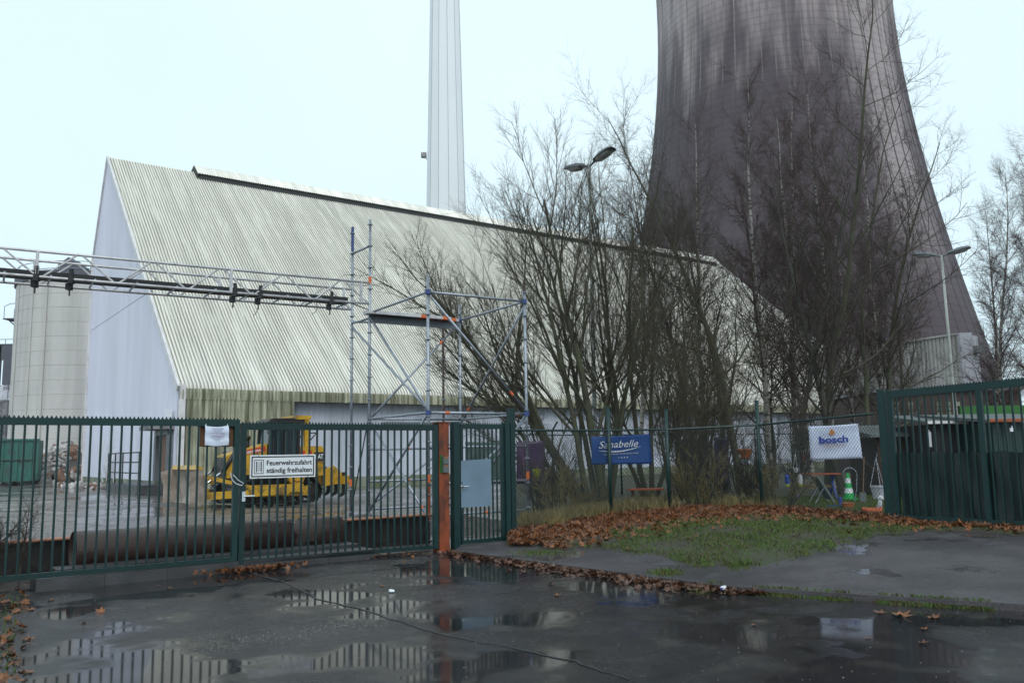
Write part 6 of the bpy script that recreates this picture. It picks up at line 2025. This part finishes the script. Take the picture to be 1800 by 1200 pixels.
# small heap at the meeting stiles and scraps along the sill
hp_ = MB()
for k in range(170):
    s = r.normal(2.75, 0.32); off = -0.08 - abs(r.normal(0, 0.09))
    p = gp(s, 0, off)
    add_leaf(hp_, (p[0], p[1], 0.015 + 0.05 * r.random()), r.uniform(0.04, 0.075), r, 0.5, 0.9)
for k in range(60):
    p = gp(r.uniform(4.5, 6.3), 0, r.normal(0.1, 0.25))
    add_leaf(hp_, (p[0], p[1], 0.015), r.uniform(0.035, 0.06), r, 0.3, 0.8)
o = hp_.build('leaf_heap', 'leaf'); tag(o, 'small heap of brown leaves at the foot of the closed gate', 'leaves', kind='stuff')
lf = MB()
for k in range(260):
    x_, y_ = r.uniform(-120, 48), r.uniform(1030, 1290)
    lim = 55 - (y_ - 1030) * 0.10
    if x_ > lim + r.normal(0, 12): continue
    p = gnd(x_, y_)
    add_leaf(lf, (p[0], p[1], 0.012 + 0.03 * r.random()), r.uniform(0.04, 0.08), r, 0.4, 0.8)
o = lf.build('edge_leaves', 'leaf'); tag(o, 'brown leaves gathered on the grassy left edge of the road', 'leaves', kind='stuff')

# single leaves on the wet asphalt
LEAFME = []
for k in range(6):
    mb = MB(); add_leaf(mb, (0, 0, 0.0), 0.075, np.random.default_rng(90 + k), 0.08, 1.1)
    me = mb.mesh('fallen_leaf'); me.materials.append(MT['leaf']); LEAFME.append(me)
single = [(178, 1075, 1.2), (968, 1027, 1.1), (980, 1047, 1.0), (1582, 1083, 1.9), (1548, 1077, 1.3), (1640, 1086, 1.3), (1622, 1106, 0.8), (1622, 1131, 0.9),
          (57, 1072, 1.0), (45, 1125, 1.2), (50, 1182, 1.1), (30, 1075, 0.9), (88, 1056, 1.0), (712, 988, 0.9), (672, 1030, 0.8), (740, 981, 0.7), (278, 1030, 0.7), (298, 1034, 0.7),
          (1212, 952, 1.0), (1135, 948, 1.6), (1240, 960, 0.9), (1400, 955, 1.1), (1525, 1122, 0.6), (148, 1095, 0.6), (1325, 1098, 0.5)]
where = {0: 'curled upright in the puddle before the notice gate leaf', 3: 'large and curled in the gutter puddle by the kerb grass', 4: 'beside the large curled leaf, towards the wrapper', 5: 'beside the large curled leaf, towards the gate with fabric',
         1: 'standing on edge on the open asphalt before the wicket', 2: 'lying flat just below the upright one before the wicket', 13: 'close to the foot of the rusty post', 14: 'near the white paper scrap', 22: 'in the shallow puddle below the kerb grass'}
for k, (x_, y_, sc_) in enumerate(single):
    raised = y_ < 965 and x_ > 1000
    p = gnd(x_, y_, 0.2 if raised else 0.0)
    me = LEAFME[k % 6]
    ob = bpy.data.objects.new('fallen_leaf', me)
    COL.objects.link(ob)
    zb = min(v.co.z for v in me.vertices)
    ob.location = (p[0], p[1], (gz(p[0], p[1]) + 0.01 if raised else 0.004) - zb * sc_)
    ob.rotation_euler = (0.5 if k == 0 else 0.0, 0, 1.3 * k)
    ob.scale = (sc_, sc_, sc_)
    tag(ob, 'single brown leaf lying on the grass verge' if raised else ('single brown leaf ' + where[k] if k in where else 'single brown leaf lying flat on the wet asphalt'), 'leaf',
        'single leaves on the verge' if raised else 'single leaves on the asphalt')

# grass
def grass(name, pts, hmin, hmax, mat, label, seed, lean=0.35, wd=0.006, kind='stuff'):
    rr = np.random.default_rng(seed)
    mb = MB()
    for (x, y, z) in pts:
        h = rr.uniform(hmin, hmax)
        a = rr.uniform(0, 2 * PI); l_ = rr.uniform(0, lean) * h
        w = np.array([-math.sin(a), math.cos(a), 0]) * wd * rr.uniform(0.6, 1.4)
        if rr.random() < 0.5: w = np.array([1.0, 0, 0]) * wd
        p = np.array([x, y, z])
        m_ = p + np.array([math.cos(a) * l_ * 0.35, math.sin(a) * l_ * 0.35, h * 0.6])
        t = p + np.array([math.cos(a) * l_, math.sin(a) * l_, h])
        mb.add([p - w, p + w, m_ + w * 0.7, m_ - w * 0.7, t], [(0, 1, 2, 3), (3, 2, 4)])
    o = mb.build(name, mat)
    return tag(o, label, 'grass', kind=kind)
pts = []
while len(pts) < 19000:
    x = r.uniform(0.4, 9.0); y = r.uniform(10.5, 17.5)
    y0 = verge_y(x)
    ye = fence_y(x) - 0.3 if x < 6.5 else float(np.interp(x, [6.5, 7.82, 9.5], [15.0, 13.2, 11.5])) - 0.05
    if not (y0 - 0.03 < y < ye): continue
    g = math.sin(3 * x + 1) * math.sin(2.3 * y) + r.normal(0, 0.5)
    if x < 1.6 and g < 0.3: continue
    if y > ye - 1.3 and r.random() > 0.25: continue
    if y < y0 + 0.35 and math.sin(9 * x) + math.sin(23 * x + 1) + r.normal(0, 0.5) < 0: continue
    if g < -0.35: continue
    pts.append((x, y, height(x, y) + 0.03))
grass('verge_grass', pts, 0.02, 0.065, 'grass', 'short bright green grass on the verge before the fence', 1, lean=1.3)
pts = []
for (px, py, rx, ry, n) in ((1170, 998, 22, 4, 500), (1235, 983, 22, 6, 700), (1300, 988, 25, 6, 700), (1130, 968, 30, 4, 300), (1240, 1017, 18, 3, 200), (950, 965, 40, 4, 400)):
    for k in range(n):
        p = gnd(px + r.normal(0, rx * .6), py + r.normal(0, ry * .6), 0.14)
        pts.append((p[0], p[1], height(p[0], p[1]) + 0.002))
for k in range(5200):                      # moss and grass along the kerb foot
    y = r.uniform(7.2, 9.85)
    x = kerb_x(y) - abs(r.normal(0, 0.07)) + 0.03
    if math.sin(5 * x) + math.sin(11 * x + 2) < -0.7 + r.normal(0, .3): continue
    if x < kerb_x(y): pts.append((x, y, 0.0))
    elif r.random() < 0.5: pts.append((x + 0.03, y, height(x + 0.03, y)))
for k in range(900):
    x_, y_ = r.uniform(-100, 60), r.uniform(1040, 1230)
    if x_ > 48 - (y_ - 1030) * 0.2 + r.normal(0, 6): continue
    p = gnd(x_, y_); pts.append((p[0], p[1], 0.0))
grass('kerb_grass', pts, 0.012, 0.045, 'grass', 'tufts of grass and moss along the kerb and pavement cracks', 2, lean=1.2)
pts = []
while len(pts) < 12000:
    x = r.uniform(4.6, 9.5); y = r.uniform(16.2, 23)
    if x < 6.5 and y < fence_y(x) + 0.1: continue
    if x > 6.5 and y < 15.3: continue
    pts.append((x, y, gz(x, y) - 0.01))
grass('garden_grass', pts, 0.02, 0.07, 'grass', 'short lawn in the garden behind the mesh fence', 3, wd=0.010)
pts = []
while len(pts) < 9000:
    x = r.uniform(0.1, 5.6) if r.random() < 0.7 else r.uniform(0.1, 1.9); y = fence_y(x) + abs(r.normal(0, 1.3)) - 0.25
    d_ = math.sin(2.7 * x + 0.7) * math.sin(1.9 * y + x)
    if d_ + r.normal(0, 0.35) < -0.1: continue
    if x > 4.7 and r.random() > 0.3: continue
    pts.append((x, y, gz(x, y) - 0.01))
grass('dry_grass', pts, 0.10, 0.40, 'dry_grass', 'tall withered grass and stems behind the mesh fence', 4, lean=0.8, wd=0.006)

# tar-sealed joints across the asphalt, each a thin sheet just proud of the road
for nm, pth in (('joint between the closed gate and the open road', [(430, 1003), (505, 1024), (560, 1052), (640, 1072), (720, 1098), (800, 1120), (900, 1138), (1010, 1162), (1120, 1198)]),
                ('joint along the gate side of the road', [(300, 1036), (470, 1022), (640, 1004), (765, 990)])):
    P = []
    pr = [gnd(x, y) for x, y in pth]
    fine = []
    for a, b in zip(pr[:-1], pr[1:]):
        for t in np.linspace(0, 1, 9)[:-1]:
            fine.append(a * (1 - t) + b * t + np.array([r.normal(0, .012), r.normal(0, .012), 0]))
    for i, p in enumerate(fine):
        d_ = fine[min(i + 1, len(fine) - 1)] - fine[max(0, i - 1)]
        d_ = d_ / (np.linalg.norm(d_) + 1e-9); n_ = np.array([-d_[1], d_[0], 0])
        w = 0.010 + 0.012 * r.random()
        P.append([p - n_ * w + ZU * 0.004, p + n_ * w + ZU * 0.004])
    mb = MB().grid(P)
    o = mb.build('tar_joint', 'rubber', at=tuple(pr[0]))
    structure(o); o["label"] = 'dark tar ' + nm
# pebbles and grit washed across the asphalt, litter
pm = MB()
for k in range(900):
    if k < 520:                            # fan of gravel
        t = r.random()
        x_, y_ = 330 + 360 * t + r.normal(0, 16), 1140 - 55 * t + r.normal(0, 7)
    else:
        x_, y_ = r.uniform(60, 1780), r.uniform(985, 1195)
    p = gnd(x_, y_)
    if not inroad(p[0], p[1] + 0.1) or (p - GA) @ GN > -0.1: continue
    s = r.uniform(0.004, 0.011) if k < 520 else r.uniform(0.003, 0.009)
    V = [p + s * np.array(v) * r.uniform(0.6, 1.2, 3) for v in ((1, 0, 0.2), (0, 1, 0.2), (-1, 0, 0.2), (0, -1, 0.2), (0, 0, 0.9))]
    pm.add(V, [(0, 1, 4), (1, 2, 4), (2, 3, 4), (3, 0, 4)])
tag(pm.build('gravel', 'pebble'), 'scattered pale grit washed across the wet asphalt', 'gravel', kind='stuff')
c = gnd(1273, 1040); 
bag = thing('crumpled_wrapper', c, 'crumpled blue and white wrapper lying at the kerb end', 'litter')
mbx = rock_mesh(77, 9, 7)
mbx.v = [(v[0] * 0.10 + c[0], v[1] * 0.07 + c[1], v[2] * 0.09 + c[2] + 0.035) for v in mbx.v]
mbx.build('body', 'white', bag)
mbx = rock_mesh(78, 8, 6)
mbx.v = [(v[0] * 0.07 + c[0] - 0.035, v[1] * 0.06 + c[1] - 0.01, v[2] * 0.07 + c[2] + 0.024) for v in mbx.v]
mbx.build('blue_fold', 'blue_plastic', bag)
c = gnd(688, 1041)
mbx = rock_mesh(79, 8, 6); mbx.v = [(v[0] * 0.07, v[1] * 0.05, v[2] * 0.05 + 0.02) for v in mbx.v]
o = mbx.build('paper_scrap', 'white'); o.location = tuple(c); tag(o, 'crumpled white paper scrap in the middle of the wet asphalt', 'litter')

# ================================================================== AIR
mb = MB().lohi((-420, -60, -1.2), (420, 420, 218))
hz_ob = mb.build('haze', 'ink')
hm = bpy.data.materials.new('haze_air')
hm.use_nodes = True
hm.node_tree.nodes.clear()
ho = hm.node_tree.nodes.new("ShaderNodeOutputMaterial")
hv = hm.node_tree.nodes.new("ShaderNodeVolumePrincipled")
hv.inputs["Color"].default_value = (0.96, 0.985, 1.0, 1)
hv.inputs["Density"].default_value = 0.0003
hv.inputs["Anisotropy"].default_value = 0.2
hm.node_tree.links.new(hv.outputs[0], ho.inputs["Volume"])
hz_ob.data.materials[0] = hm
tag(hz_ob, 'thin pale rainy haze over the whole site', 'haze', kind='stuff')
